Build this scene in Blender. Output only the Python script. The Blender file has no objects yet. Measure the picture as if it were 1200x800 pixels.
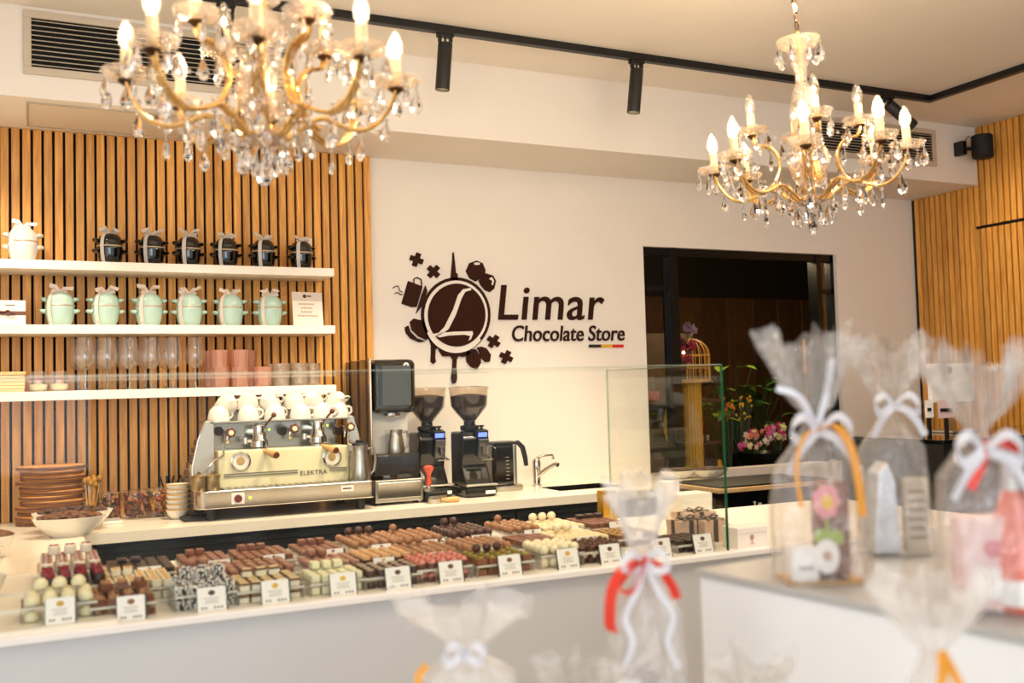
import bpy, bmesh, math, random
from mathutils import Vector, Matrix, Euler, noise
random.seed(7)
S = bpy.context.scene
COL = S.collection
PI = math.pi
# ------------------------------------------------------------------ camera
H, D, F = 1.41, 4.8, 1167.0
AX = [Vector((0.9, -0.004, 0.436)), Vector((-0.4355, 0.055, 0.8985)), None]
vx = Vector((2410, -10, F)).normalized()
vy = Vector((-565, 71, F)); vy -= vx * vx.dot(vy); vy.normalize()
vz = -vx.cross(vy)
if vz.y > 0: vz = -vz
C0 = Vector((0, -D, H))
def wdir(c): return Vector((vx.dot(c), vy.dot(c), vz.dot(c)))
cam_d = bpy.data.cameras.new('camera'); cam = bpy.data.objects.new('camera', cam_d); COL.objects.link(cam)
cr, cu, cb = wdir(Vector((1, 0, 0))), wdir(Vector((0, -1, 0))), wdir(Vector((0, 0, -1)))
cam.matrix_world = Matrix(((cr.x, cu.x, cb.x, C0.x), (cr.y, cu.y, cb.y, C0.y), (cr.z, cu.z, cb.z, C0.z), (0, 0, 0, 1)))
cam_d.sensor_width = 36; cam_d.lens = 36 * F / 1200
cam_d.clip_start = 0.02
cam_d.dof.use_dof = True; cam_d.dof.focus_distance = 4.6; cam_d.dof.aperture_fstop = 2.4
S.camera = cam
# ------------------------------------------------------------------ view, world, big lights
S.view_settings.view_transform = 'Standard'; S.view_settings.look = 'None'
S.view_settings.gamma = 1; S.view_settings.use_curve_mapping = False
S.view_settings.exposure = 0.62
S.cycles.use_denoising = True
S.cycles.max_bounces = 10; S.cycles.transparent_max_bounces = 24; S.cycles.transmission_bounces = 8
S.cycles.caustics_reflective = False; S.cycles.caustics_refractive = False
S.cycles.sample_clamp_indirect = 6
wd = bpy.data.worlds.new('world'); S.world = wd; wd.use_nodes = True
wd.node_tree.nodes['Background'].inputs[0].default_value = (0.85, 0.92, 1, 1)
wd.node_tree.nodes['Background'].inputs[1].default_value = 0.9
def area(name, loc, rot, sx, sy, power, col):
    l = bpy.data.lights.new(name, 'AREA'); l.shape = 'RECTANGLE'; l.size = sx; l.size_y = sy; l.energy = power; l.color = col
    o = bpy.data.objects.new(name, l); COL.objects.link(o); o.location = loc; o.rotation_euler = rot; return o
area('window_daylight', (-2.25, -4.9, 1.6), (PI/2, 0, -PI/2), 4.6, 2.3, 27, (0.78, 0.89, 1.0))
area('shop_front_daylight', (-.9, -7.7, 1.9), (PI/2, 0, 0), 2.6, 2.0, 48, (0.84, 0.92, 1.0))
area('added_ceiling_fill', (2.4, -3.2, 2.93), (0, 0, 0), 2.6, .8, 34, (1.0, 0.86, 0.70))  # added warm fill light below the ceiling, not a fitting of the shop
# ------------------------------------------------------------------ pixel helpers (points at real distances)
def W(px, py, Y):
    d = wdir(Vector((px - 600, py - 400, F))); t = (Y - C0.y) / d.y; return C0 + d * t
def WZ(px, py, Z):
    d = wdir(Vector((px - 600, py - 400, F))); t = (Z - C0.z) / d.z; return C0 + d * t
def WX(px, py, X):
    d = wdir(Vector((px - 600, py - 400, F))); t = (X - C0.x) / d.x; return C0 + d * t
# ------------------------------------------------------------------ materials
def lin(h):
    h = h.lstrip('#'); r = [int(h[i:i+2], 16) / 255 for i in (0, 2, 4)]
    return tuple((c / 12.92 if c <= .04045 else ((c + .055) / 1.055) ** 2.4) for c in r) + (1,)
MATS = {}
def M(name, hexc='#ffffff', rough=.5, metal=0, var=0.0, scale=20, bump=0.0, spec=.5, coat=0, trans=0, emit=None, es=0, stretch=(1, 1, 1), c2=None, thr=None, sss=0):
    if name in MATS: return MATS[name]
    m = bpy.data.materials.new(name); m.use_nodes = True; nt = m.node_tree; b = nt.nodes['Principled BSDF']
    b.inputs['Base Color'].default_value = lin(hexc); b.inputs['Roughness'].default_value = rough
    b.inputs['Metallic'].default_value = metal; b.inputs['Specular IOR Level'].default_value = spec
    b.inputs['Coat Weight'].default_value = coat; b.inputs['Transmission Weight'].default_value = trans
    if emit: b.inputs['Emission Color'].default_value = lin(emit); b.inputs['Emission Strength'].default_value = es
    if var or bump or c2:
        tc = nt.nodes.new('ShaderNodeTexCoord'); mp = nt.nodes.new('ShaderNodeMapping'); mp.inputs['Scale'].default_value = stretch
        nt.links.new(tc.outputs['Object'], mp.inputs[0])
        n = nt.nodes.new('ShaderNodeTexNoise'); n.inputs['Scale'].default_value = scale; n.inputs['Detail'].default_value = 5
        nt.links.new(mp.outputs[0], n.inputs['Vector'])
        if var or c2:
            r = nt.nodes.new('ShaderNodeValToRGB'); c = lin(hexc)
            if c2: r.color_ramp.elements[0].color = lin(hexc); r.color_ramp.elements[1].color = lin(c2)
            else:
                r.color_ramp.elements[0].color = tuple(x * (1 - var) for x in c[:3]) + (1,)
                r.color_ramp.elements[1].color = tuple(min(1, x * (1 + var * .6)) for x in c[:3]) + (1,)
            t0, t1 = thr if thr else (.3, .7)
            r.color_ramp.elements[0].position = t0; r.color_ramp.elements[1].position = t1
            nt.links.new(n.outputs['Fac'], r.inputs[0]); nt.links.new(r.outputs[0], b.inputs['Base Color'])
        if bump:
            bp = nt.nodes.new('ShaderNodeBump'); bp.inputs['Strength'].default_value = bump; bp.inputs['Distance'].default_value = .005
            nt.links.new(n.outputs['Fac'], bp.inputs['Height']); nt.links.new(bp.outputs[0], b.inputs['Normal'])
    MATS[name] = m; return m
def thin(name, tint='#ffffff', haze=0.0, hazecol='#ffffff', rough=.02, base=.04, amp=.9, trl=0, bump=0, bscale=30):
    """thin clear film or pane: see-through, mirror at grazing angles, optional milky share"""
    if name in MATS: return MATS[name]
    m = bpy.data.materials.new(name); m.use_nodes = True; nt = m.node_tree; N = nt.nodes; L = nt.links
    for n in list(N):
        if n.type == 'BSDF_PRINCIPLED': N.remove(n)
    out = [n for n in N if n.type == 'OUTPUT_MATERIAL'][0]
    tr = N.new('ShaderNodeBsdfTransparent'); tr.inputs[0].default_value = lin(tint)
    gl = N.new('ShaderNodeBsdfGlossy'); gl.inputs['Roughness'].default_value = rough
    lw = N.new('ShaderNodeLayerWeight'); lw.inputs[0].default_value = .5
    pw = N.new('ShaderNodeMath'); pw.operation = 'POWER'; pw.inputs[1].default_value = 3; L.new(lw.outputs['Facing'], pw.inputs[0])
    ma = N.new('ShaderNodeMath'); ma.operation = 'MULTIPLY_ADD'; ma.inputs[1].default_value = amp; ma.inputs[2].default_value = base
    L.new(pw.outputs[0], ma.inputs[0])
    mx = N.new('ShaderNodeMixShader'); L.new(ma.outputs[0], mx.inputs[0]); L.new(tr.outputs[0], mx.inputs[1]); L.new(gl.outputs[0], mx.inputs[2])
    last = mx
    if bump:
        tc = N.new('ShaderNodeTexCoord'); n = N.new('ShaderNodeTexNoise'); n.inputs['Scale'].default_value = bscale; n.inputs['Detail'].default_value = 3
        L.new(tc.outputs['Object'], n.inputs['Vector'])
        bp = N.new('ShaderNodeBump'); bp.inputs['Strength'].default_value = bump; bp.inputs['Distance'].default_value = .02
        L.new(n.outputs['Fac'], bp.inputs['Height']); L.new(bp.outputs[0], gl.inputs['Normal']); L.new(bp.outputs[0], lw.inputs['Normal'])
    if haze:
        df = N.new('ShaderNodeBsdfDiffuse'); df.inputs[0].default_value = lin(hazecol)
        tl = N.new('ShaderNodeBsdfTranslucent'); tl.inputs[0].default_value = lin(hazecol)
        md = N.new('ShaderNodeMixShader'); md.inputs[0].default_value = .5; L.new(df.outputs[0], md.inputs[1]); L.new(tl.outputs[0], md.inputs[2])
        m2 = N.new('ShaderNodeMixShader'); m2.inputs[0].default_value = haze; L.new(mx.outputs[0], m2.inputs[1]); L.new(md.outputs[0], m2.inputs[2]); last = m2
    L.new(last.outputs[0], out.inputs[0]); MATS[name] = m; return m
def wood(name, ca, cb, rough=.45, sc=6, vert=True):
    if name in MATS: return MATS[name]
    m = bpy.data.materials.new(name); m.use_nodes = True; nt = m.node_tree; N = nt.nodes; L = nt.links; b = N['Principled BSDF']
    tc = N.new('ShaderNodeTexCoord'); oi = N.new('ShaderNodeObjectInfo'); ad = N.new('ShaderNodeVectorMath'); ad.operation = 'ADD'
    ml = N.new('ShaderNodeVectorMath'); ml.operation = 'SCALE'; ml.inputs['Scale'].default_value = 37
    cx = N.new('ShaderNodeCombineXYZ'); L.new(oi.outputs['Random'], cx.inputs[0]); L.new(oi.outputs['Random'], cx.inputs[2]); L.new(cx.outputs[0], ml.inputs[0])
    L.new(tc.outputs['Object'], ad.inputs[0]); L.new(ml.outputs[0], ad.inputs[1])
    mp = N.new('ShaderNodeMapping'); mp.inputs['Scale'].default_value = (14, 14, .8) if vert else (.8, 14, 14); L.new(ad.outputs[0], mp.inputs[0])
    n = N.new('ShaderNodeTexNoise'); n.inputs['Scale'].default_value = sc; n.inputs['Detail'].default_value = 7; n.inputs['Distortion'].default_value = .6; L.new(mp.outputs[0], n.inputs['Vector'])
    r = N.new('ShaderNodeValToRGB'); r.color_ramp.elements[0].color = lin(ca); r.color_ramp.elements[1].color = lin(cb)
    r.color_ramp.elements[0].position = .3; r.color_ramp.elements[1].position = .68
    L.new(n.outputs['Fac'], r.inputs[0])
    hs = N.new('ShaderNodeHueSaturation'); mr = N.new('ShaderNodeMapRange'); mr.inputs[3].default_value = .82; mr.inputs[4].default_value = 1.16
    L.new(oi.outputs['Random'], mr.inputs[0]); L.new(mr.outputs[0], hs.inputs['Value']); L.new(r.outputs[0], hs.inputs['Color']); L.new(hs.outputs[0], b.inputs['Base Color'])
    b.inputs['Roughness'].default_value = rough
    bp = N.new('ShaderNodeBump'); bp.inputs['Strength'].default_value = .15; bp.inputs['Distance'].default_value = .002; L.new(n.outputs['Fac'], bp.inputs['Height']); L.new(bp.outputs[0], b.inputs['Normal'])
    MATS[name] = m; return m
# ------------------------------------------------------------------ mesh builder
class MB:
    def __init__(s): s.v = []; s.f = []; s.mi = []; s.cur = 0; s.xf = None
    def m(s, i): s.cur = i; return s
    def _add(s, vs, fs):
        n = len(s.v)
        for p in vs:
            p = Vector(p); s.v.append(s.xf @ p if s.xf else p)
        for f in fs: s.f.append([n + i for i in f]); s.mi.append(s.cur)
        return s
    def box(s, a, b):
        (x0, y0, z0), (x1, y1, z1) = a, b
        x0, x1 = min(x0, x1), max(x0, x1); y0, y1 = min(y0, y1), max(y0, y1); z0, z1 = min(z0, z1), max(z0, z1)
        return s._add([(x0,y0,z0),(x1,y0,z0),(x1,y1,z0),(x0,y1,z0),(x0,y0,z1),(x1,y0,z1),(x1,y1,z1),(x0,y1,z1)],
                      [(0,3,2,1),(4,5,6,7),(0,1,5,4),(1,2,6,5),(2,3,7,6),(3,0,4,7)])
    def cbox(s, c, sz, rot=None):
        vs = [Vector((x*sz[0]/2, y*sz[1]/2, z*sz[2]/2)) for z in (-1, 1) for x, y in ((-1,-1),(1,-1),(1,1),(-1,1))]
        if rot is not None: R = Euler(rot).to_matrix(); vs = [R @ v for v in vs]
        return s._add([v + Vector(c) for v in vs], [(0,3,2,1),(4,5,6,7),(0,1,5,4),(1,2,6,5),(2,3,7,6),(3,0,4,7)])
    def lathe(s, prof, n=20, c=(0,0,0), sx=1, sy=1, cap=True, a0=0):
        c = Vector(c); vs = []; fs = []
        for r, z in prof:
            for k in range(n):
                a = a0 + 2*PI*k/n; vs.append(c + Vector((r*sx*math.cos(a), r*sy*math.sin(a), z)))
        for i in range(len(prof)-1):
            for k in range(n):
                k2 = (k+1) % n; fs.append((i*n+k, i*n+k2, (i+1)*n+k2, (i+1)*n+k))
        if cap:
            fs.append(tuple(range(n))[::-1]); fs.append(tuple((len(prof)-1)*n + k for k in range(n)))
        return s._add(vs, fs)
    def tube(s, pts, r, n=8, cap=True, flat=None):
        pts = [Vector(p) for p in pts]; rs = r if isinstance(r, (list, tuple)) else [r]*len(pts); vs = []; fs = []; up = None
        for i, p in enumerate(pts):
            t = (pts[min(i+1, len(pts)-1)] - pts[max(i-1, 0)]).normalized()
            if up is None: up = Vector((0, 0, 1)) if abs(t.z) < .9 else Vector((1, 0, 0))
            a = t.cross(up)
            if a.length < 1e-5: a = t.orthogonal()
            a.normalize(); b = a.cross(t).normalized(); up = b
            for k in range(n):
                q = 2*PI*k/n; vs.append(p + a*rs[i]*math.cos(q) + b*rs[i]*(flat or 1)*math.sin(q))
        for i in range(len(pts)-1):
            for k in range(n):
                k2 = (k+1) % n; fs.append((i*n+k, i*n+k2, (i+1)*n+k2, (i+1)*n+k))
        if cap: fs.append(tuple(range(n))[::-1]); fs.append(tuple((len(pts)-1)*n+k for k in range(n)))
        return s._add(vs, fs)
    def ball(s, c, r, n=12, m=8, jit=0):
        rx, ry, rz = r if isinstance(r, (list, tuple)) else (r, r, r); c = Vector(c); vs = [c + Vector((0,0,-rz))]; fs = []
        for i in range(1, m):
            ph = -PI/2 + PI*i/m
            for k in range(n):
                a = 2*PI*k/n; j = 1 + (random.random()-.5)*jit; vs.append(c + Vector((rx*math.cos(ph)*math.cos(a)*j, ry*math.cos(ph)*math.sin(a)*j, rz*math.sin(ph)*j)))
        vs.append(c + Vector((0,0,rz))); T = len(vs)-1
        for k in range(n): fs.append((0, 1+(k+1)%n, 1+k)); fs.append((T, 1+(m-2)*n+k, 1+(m-2)*n+(k+1)%n))
        for i in range(m-2):
            for k in range(n): fs.append((1+i*n+k, 1+i*n+(k+1)%n, 1+(i+1)*n+(k+1)%n, 1+(i+1)*n+k))
        return s._add(vs, fs)
    def prism(s, poly, fn, t0, t1):
        """poly (u,v) swept between t0 and t1; fn(u,v,t) -> xyz"""
        n = len(poly); vs = [fn(u, v, t0) for u, v in poly] + [fn(u, v, t1) for u, v in poly]
        return s._add(vs, [tuple(range(n))[::-1], tuple(range(n, 2*n))] + [(i, (i+1)%n, n+(i+1)%n, n+i) for i in range(n)])
    def ribbon(s, pts, w, side=(0,0,1), th=.0012):
        pts = [Vector(p) for p in pts]; sd = Vector(side); vs = []; fs = []
        for i, p in enumerate(pts):
            t = (pts[min(i+1, len(pts)-1)] - pts[max(i-1, 0)]).normalized()
            a = (sd - t*sd.dot(t)); a = (a.normalized() if a.length > 1e-4 else t.orthogonal().normalized()) * (w[i] if isinstance(w, (list, tuple)) else w)/2
            nn = t.cross(a).normalized()*th/2
            vs += [p-a-nn, p+a-nn, p+a+nn, p-a+nn]
        for i in range(len(pts)-1):
            for k in range(4): fs.append((i*4+k, i*4+(k+1)%4, i*4+4+(k+1)%4, i*4+4+k))
        fs += [(3,2,1,0), tuple(len(pts)*4-4+k for k in range(4))]
        return s._add(vs, fs)
ORG = {}
def obj(name, mb, mat, parent=None, smooth=False, bev=0, seg=2, org=None, local=False):
    if local: o0 = Vector((0,0,0))
    elif parent is not None: o0 = ORG.get(parent.name, Vector((0,0,0)))
    elif org is not None: o0 = Vector(org)
    else:
        xs = [v.x for v in mb.v]; ys = [v.y for v in mb.v]; o0 = Vector(((min(xs)+max(xs))/2, (min(ys)+max(ys))/2, min(v.z for v in mb.v)))
    me = bpy.data.meshes.new(name); me.from_pydata([v - o0 for v in mb.v], [], mb.f)
    for k in (mat if isinstance(mat, (list, tuple)) else [mat]): me.materials.append(k)
    if isinstance(mat, (list, tuple)): me.polygons.foreach_set('material_index', mb.mi)
    bm = bmesh.new(); bm.from_mesh(me); bmesh.ops.recalc_face_normals(bm, faces=bm.faces)
    if smooth:
        for e in bm.edges:
            if len(e.link_faces) == 2 and e.calc_face_angle(0) > math.radians(42): e.smooth = False
    bm.to_mesh(me); bm.free()
    if smooth: me.polygons.foreach_set('use_smooth', [True]*len(me.polygons))
    o = bpy.data.objects.new(name, me); COL.objects.link(o)
    if parent is not None: o.parent = parent
    elif not local: o.location = o0
    ORG[o.name] = o0
    if bev:
        bm_ = o.modifiers.new('bevel', 'BEVEL'); bm_.width = bev; bm_.segments = seg; bm_.limit_method = 'ANGLE'; bm_.angle_limit = math.radians(40)
    return o
def tag(o, label=None, cat=None, group=None, kind=None):
    if label: o['label'] = label
    if cat: o['category'] = cat
    if group: o['group'] = group
    if kind: o['kind'] = kind
    return o
def thing(name, label, cat, loc=(0,0,0), group=None):
    o = bpy.data.objects.new(name, None); COL.objects.link(o); o.location = loc; ORG[o.name] = Vector(loc); o.empty_display_size = .05
    return tag(o, label, cat, group)
def struct(name, mb, mat, **k):
    o = obj(name, mb, mat, **k)
    if k.get('parent') is None: o['kind'] = 'structure'
    return o
KIDS = {}
def dup(root, loc, rz=None, label=None, group=None, scale=None):
    if root.name not in KIDS: 
        d = {}
        for c in root.children: d[c.name] = (c, list(c.children))
        KIDS[root.name] = d
    r = root.copy(); COL.objects.link(r); r.location = loc
    if rz is not None: r.rotation_euler = (0, 0, rz)
    if scale: r.scale = (scale,)*3
    if label: r['label'] = label
    if group: r['group'] = group
    for c, gs in KIDS[root.name].values():
        k = c.copy(); COL.objects.link(k); k.parent = r
        for g in gs: q = g.copy(); COL.objects.link(q); q.parent = k
    return r
def text_mb(body, size, depth, shear=0, space=1, spacing_word=1, bold=0, center=False):
    cu = bpy.data.curves.new('txt', 'FONT'); cu.body = body; cu.size = size; cu.extrude = depth/2; cu.shear = shear; cu.space_character = space; cu.offset = bold; cu.resolution_u = 5
    if center: cu.align_x = 'CENTER'
    o = bpy.data.objects.new('txt', cu); COL.objects.link(o)
    me = o.to_mesh(); mb = MB(); mb._add([v.co.copy() for v in me.vertices], [tuple(p.vertices) for p in me.polygons])
    o.to_mesh_clear(); bpy.data.objects.remove(o); bpy.data.curves.remove(cu)
    return mb
def put_text(mb, xform):
    mb.v = [xform(v) for v in mb.v]; return mb
# ------------------------------------------------------------------ palette
white_wall = M('white_wall', '#f3ebe0', .75, var=.02, scale=3, bump=.03)
ceil_m = M('ceiling_paint', '#f2eadf', .85, var=.02, scale=2, bump=.03)
slat_m = wood('oak_slat', '#c68230', '#ecae52')
slat_back = M('black_felt', '#0c0b0a', .95, var=.2)
lac = M('white_lacquer', '#efe9e2', .3, var=.01, scale=4)
quartz = M('cream_quartz', '#eee3d1', .22, var=.03, scale=40)
black = M('black_metal', '#0d0d0d', .4, var=.1, scale=30)
blackgloss = M('black_gloss', '#060606', .08, var=.1, scale=3, coat=.5)
chrome = M('chrome', '#d9d4cc', .12, 1, var=.03, scale=10)
steel = M('brushed_steel', '#b9b4aa', .28, 1, var=.06, scale=60)
brass = M('brass', '#d9a550', .25, 1, var=.08, scale=30)
dkbrass = M('dark_bronze', '#4a3018', .4, .8, var=.1)
glass = thin('clear_glass')
panem = thin('display_glass', tint='#fcfdfb', base=.010, amp=.35)
crystal = M('crystal', '#ffffff', .0, trans=1)
crystal.node_tree.nodes['Principled BSDF'].inputs['IOR'].default_value = 1.52
greenedge = M('green_glass_edge', '#0d5a38', .15, var=.1)
cream = M('cream_enamel', '#eadfb4', .25, var=.02)
china = M('white_china', '#e4dccf', .18, var=.01, coat=.4)
choc = M('milk_chocolate', '#7b4a30', .38, var=.12, scale=60, bump=.2)
dark = M('dark_chocolate', '#3a2018', .3, var=.15, scale=60, bump=.2)
brownsign = M('sign_brown', '#35180c', .7, var=.05, spec=.15)
paper = M('white_paper', '#f4eee6', .7, var=.01)
# ------------------------------------------------------------------ setting
CE = 2.962; ZS = 2.60; XR = 5.34; XL = -2.4; YF = -8.0
def wallbox(name, a, b, mat): return struct(name, MB().box(a, b), mat)
struct('floor', MB().box((XL-.1, YF-.1, -.1), (8.2, 4.2, 0)), M('floor_tile', '#b5aa9c', .35, var=.1, scale=3))
struct('ceiling', MB().box((XL-.1, YF-.1, CE), (8.2, 4.2, CE+.1)), ceil_m)
OX0, OX1, OZ0, OZ1 = 3.183, 4.652, .9, 2.212
w = MB(); w.box((XL, 0, 0), (OX0, .1, CE)); w.box((OX1, 0, 0), (XR, .1, CE)); w.box((OX0, 0, OZ1), (OX1, .1, CE)); w.box((OX0, 0, 0), (OX1, .1, OZ0))
wall_back = struct('wall_back', w, white_wall)
wall_right = struct('wall_right', MB().box((XR+.03, YF, 0), (XR+.13, 0, CE)), slat_back)
struct('wall_left', MB().box((XL-.1, YF, 0), (XL, .1, CE)), white_wall)
f = MB(); f.box((XL, YF-.1, 0), (XR, YF, .3)); f.box((XL, YF-.1, 2.9), (XR, YF, CE)); f.box((XL, YF-.1, .3), (-1.8, YF, 2.9)); f.box((4.9, YF-.1, .3), (XR, YF, 2.9))
struct('wall_front', f, white_wall)
wf = struct('window_2', MB().box((-1.8, YF-.06, .3), (4.9, YF-.04, 2.9)), glass)
fr = MB()
for x in (-1.8, .4, 2.65, 4.85): fr.box((x, YF-.09, .3), (x+.05, YF-.01, 2.9))
obj('window_frame', fr, black, wf)
# bulkhead with soffit over the counter
bulk = struct('trim_1', MB().box((XL, -.53, ZS), (XR, 0, CE)), white_wall)
# access panel in the soffit
p0, p1 = (-.0, -.46), (.62, -.1)
ap = MB(); ap.box((p0[0], p0[1], ZS-.003), (p1[0], p1[1], ZS-.0))
struct('soffit_access_panel', ap, M('panel_paint', '#e6dac8', .7, var=.01), parent=bulk)
fr = MB()
for a, b in (((p0[0]-.008,p0[1]-.008),(p1[0]+.008,p0[1])),((p0[0]-.008,p1[1]),(p1[0]+.008,p1[1]+.008)),((p0[0]-.008,p0[1]),(p0[0],p1[1])),((p1[0],p0[1]),(p1[0]+.008,p1[1]))): fr.box((a[0],a[1],ZS-.006),(b[0],b[1],ZS))
struct('panel_frame', fr, M('shadow_gap', '#b7a893', .6, var=.05), parent=bulk)
# slatted panel behind the shelves
PIT = .0427; XS = 1.543
sp = struct('wall_panel_left', MB().box((XS - 46*PIT, -.012, .9), (XS, 0, ZS)), slat_back)
sm = None
for i in range(46):
    x1 = XS - i*PIT
    if sm is None:
        sm = obj('slat', MB().box((x1-.032, -.034, .9), (x1, -.012, ZS-.001)), slat_m, sp, bev=.0012, seg=1)
    else:
        c = sm.copy(); COL.objects.link(c); c.location.x = -i*PIT
# slatted right wall with a concealed door
sm = sm2 = None
rp = struct('wall_panel_right', MB().box((XR+.012, -2.6, 0), (XR+.03, 0, CE)), slat_back)
for i in range(60):
    y = -.03 - i*PIT
    hi = (y - .032) < -.53
    if y > -.49: z0, z1 = 0, ZS
    else: z0, z1 = 2.345, CE
    key = (z0, z1)
    if sm is None or sm[1] != key:
        o = obj('slat', MB().box((XR-.01, y-.032, z0), (XR+.012, y, z1-.001)), slat_m, rp, bev=.0012, seg=1); sm = (o, key, y)
    else:
        c = sm[0].copy(); COL.objects.link(c); c.location.y += y - sm[2]
dr = struct('door_1', MB().box((XR+.004, -1.42, 0), (XR+.0115, -.49, 2.33)), slat_back)
sm = None
for i in range(22):
    y = -.498 - i*PIT
    if sm is None: sm = obj('slat', MB().box((XR-.018, y-.032, .01), (XR+.004, y, 2.325)), slat_m, dr, bev=.0012, seg=1)
    else: c = sm.copy(); COL.objects.link(c); c.location.y -= i*PIT
b = MB(); b.box((XR-.008, -2.6, 0), (XR+.012, -1.43, 2.335)); obj('slat_field', b, slat_m, rp)
# opening: steel framed interior window
fm = M('black_steel_frame', '#0b0d0c', .35, .3, var=.1)
fr = MB(); Y0, Y1 = .03, .08
fr.box((OX0, Y0, OZ1-.045), (OX1, Y1, OZ1)); fr.box((OX0, Y0, OZ0), (OX0+.02, Y1, OZ1)); fr.box((OX1-.03, Y0, OZ0), (OX1, Y1, OZ1))
win = struct('window_1', fr, fm)
b = MB(); b.box((3.375, Y0-.01, OZ0), (3.435, Y1+.02, OZ1)); obj('mullion', b, fm, win)
b = MB(); b.box((4.50, Y0-.01, OZ0), (4.535, Y1+.02, OZ1)); obj('mullion', b, fm, win)
b = MB(); b.box((OX0, Y0, 1.966), (3.375, Y1, 1.992)); obj('crossbar', b, fm, win)
b = MB(); b.box((4.535, Y0, 1.966), (OX1, Y1, 1.992)); obj('crossbar', b, fm, win)
obj('pane', MB().box((OX0+.02, .05, OZ0), (3.375, .054, OZ1-.04)), glass, win)
obj('pane', MB().box((4.535, .05, OZ0), (OX1-.03, .054, OZ1-.04)), glass, win)
# room beyond
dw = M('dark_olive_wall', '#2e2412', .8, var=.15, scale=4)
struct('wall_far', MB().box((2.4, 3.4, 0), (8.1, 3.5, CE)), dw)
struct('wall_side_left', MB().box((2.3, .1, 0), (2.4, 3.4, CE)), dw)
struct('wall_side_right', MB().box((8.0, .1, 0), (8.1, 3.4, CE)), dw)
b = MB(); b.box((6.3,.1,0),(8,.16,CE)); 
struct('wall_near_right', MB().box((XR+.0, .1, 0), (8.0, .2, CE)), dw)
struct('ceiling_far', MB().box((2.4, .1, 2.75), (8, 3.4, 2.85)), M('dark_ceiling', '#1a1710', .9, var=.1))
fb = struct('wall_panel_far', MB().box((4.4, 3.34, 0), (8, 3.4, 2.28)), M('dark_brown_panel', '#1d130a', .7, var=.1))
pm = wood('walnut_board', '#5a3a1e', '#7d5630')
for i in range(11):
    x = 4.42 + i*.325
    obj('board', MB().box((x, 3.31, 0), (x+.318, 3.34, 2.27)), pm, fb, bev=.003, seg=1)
# ------------------------------------------------------------------ vents, rail, spots, speaker
def vent(x0, x1, z0, z1, label):
    y = -.531; t = thing('air_vent', label, 'vent', ((x0+x1)/2, y, z0))
    fm2 = M('vent_frame', '#cdbfa9' if x0 < 1 else '#cdbfa9', .5, var=.03)
    b = MB(); w = .03
    b.box((x0, y-.012, z0), (x1, y, z0+w)); b.box((x0, y-.012, z1-w), (x1, y, z1)); b.box((x0, y-.012, z0+w), (x0+w, y, z1-w)); b.box((x1-w, y-.012, z0+w), (x1, y, z1-w))
    obj('frame', b, fm2, t, bev=.002, seg=1)
    obj('backing', MB().box((x0+w, y-.002, z0+w), (x1-w, y, z1-w)), M('vent_dark', '#0a0907', .9, var=.1), t)
    n = 10; h = (z1 - z0 - 2*w)/n; first = None
    for i in range(n):
        if first is None: 
            first = obj('slat', MB().cbox(((x0+x1)/2, y-.008, z0+w+h*.5), (x1-x0-2*w, .010, .0022), (.5, 0, 0)), fm2, t)
        else: c = first.copy(); COL.objects.link(c); c.location.z += h*i
vent(-.02, 1.05, 2.69, 2.945, 'long white framed air vent with dark slots above the left slatted wall')
vent(4.03, 4.97, 2.69, 2.915, 'air vent with dark slots behind the smaller right chandelier')
rail = thing('light_track', 'black ceiling light track running across and turning at a corner', 'track', (2, -.93, CE-.03))
obj('rail', MB().box((XL+.3, -.95, CE-.033), (4.50, -.915, CE)), black, rail, bev=.002)
obj('rail', MB().box((4.465, -5.5, CE-.033), (4.50, -.951, CE)), black, rail, bev=.002)
def spot(x, y, tx, ty, label, L=.20, r=.031, e=45):
    t = thing('track_spotlight', label, 'spotlight', (x, y, CE-.036), 'black cylinder spotlights on the track')
    b = MB(); b.box((x-.035, y-.016, CE-.048), (x+.035, y+.016, CE-.034)); b.box((x-.03, y-.01, CE-.07), (x-.02, y+.01, CE-.045)); b.box((x+.02, y-.01, CE-.07), (x+.03, y+.01, CE-.045)); b.lathe([(.005, 0), (.005, .03)], 8, (x, y, CE-.078))
    obj('adapter', b, black, t)
    d = Vector((tx, ty, -1)).normalized(); q = Vector((0,0,-1)).rotation_difference(d).to_matrix().to_4x4()
    b = MB(); b.xf = Matrix.Translation((x, y, CE-.075)) @ q
    b.lathe([(r*.95, 0), (r, -.003), (r, -L), (r-.004, -L), (r-.004, -L+.02)], 28, cap=False); b.lathe([(r*.95, 0), (.001, .0001)], 28, cap=False)
    obj('housing', b, M('spot_housing', '#1c1c1a', .45, var=.05), t, smooth=True)
    b = MB(); b.xf = Matrix.Translation((x, y, CE-.075)) @ q; b.lathe([(r-.005, -L+.018), (.0005, -L+.019)], 24, cap=False)
    obj('lens', b, M('spot_lens', '#fff2dc', .3, emit='#ffd9a0', es=8), t)
    l = bpy.data.lights.new('spot_lamp', 'SPOT'); l.energy = e; l.color = (1, .84, .62); l.spot_size = math.radians(88); l.spot_blend = .8; l.shadow_soft_size = .03
    o = bpy.data.objects.new('spot_lamp', l); COL.objects.link(o); o.location = Vector((x, y, CE-.075)) + d*(L+.01); o.rotation_euler = d.to_track_quat('-Z', 'Y').to_euler()
    return t
def trackx(px, py): 
    p = WZ(px, py, CE-.03); return p.x
spot(trackx(528, 33), -.932, -.07, .06, 'black spotlight under the track, left of the two above the shop logo', e=85)
spot(trackx(752, 67), -.932, -.10, .05, 'black spotlight under the track, right of the two above the shop logo', L=.205, e=85)
spot(trackx(269, -6), -.932, -.06, .05, 'black spotlight under the track half hidden behind the larger left chandelier', L=.205, e=62)
spot(trackx(1040, 112), -.932, 1.3, -.25, 'black spotlight tilted sideways behind the right chandelier', L=.19, e=18)
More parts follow.
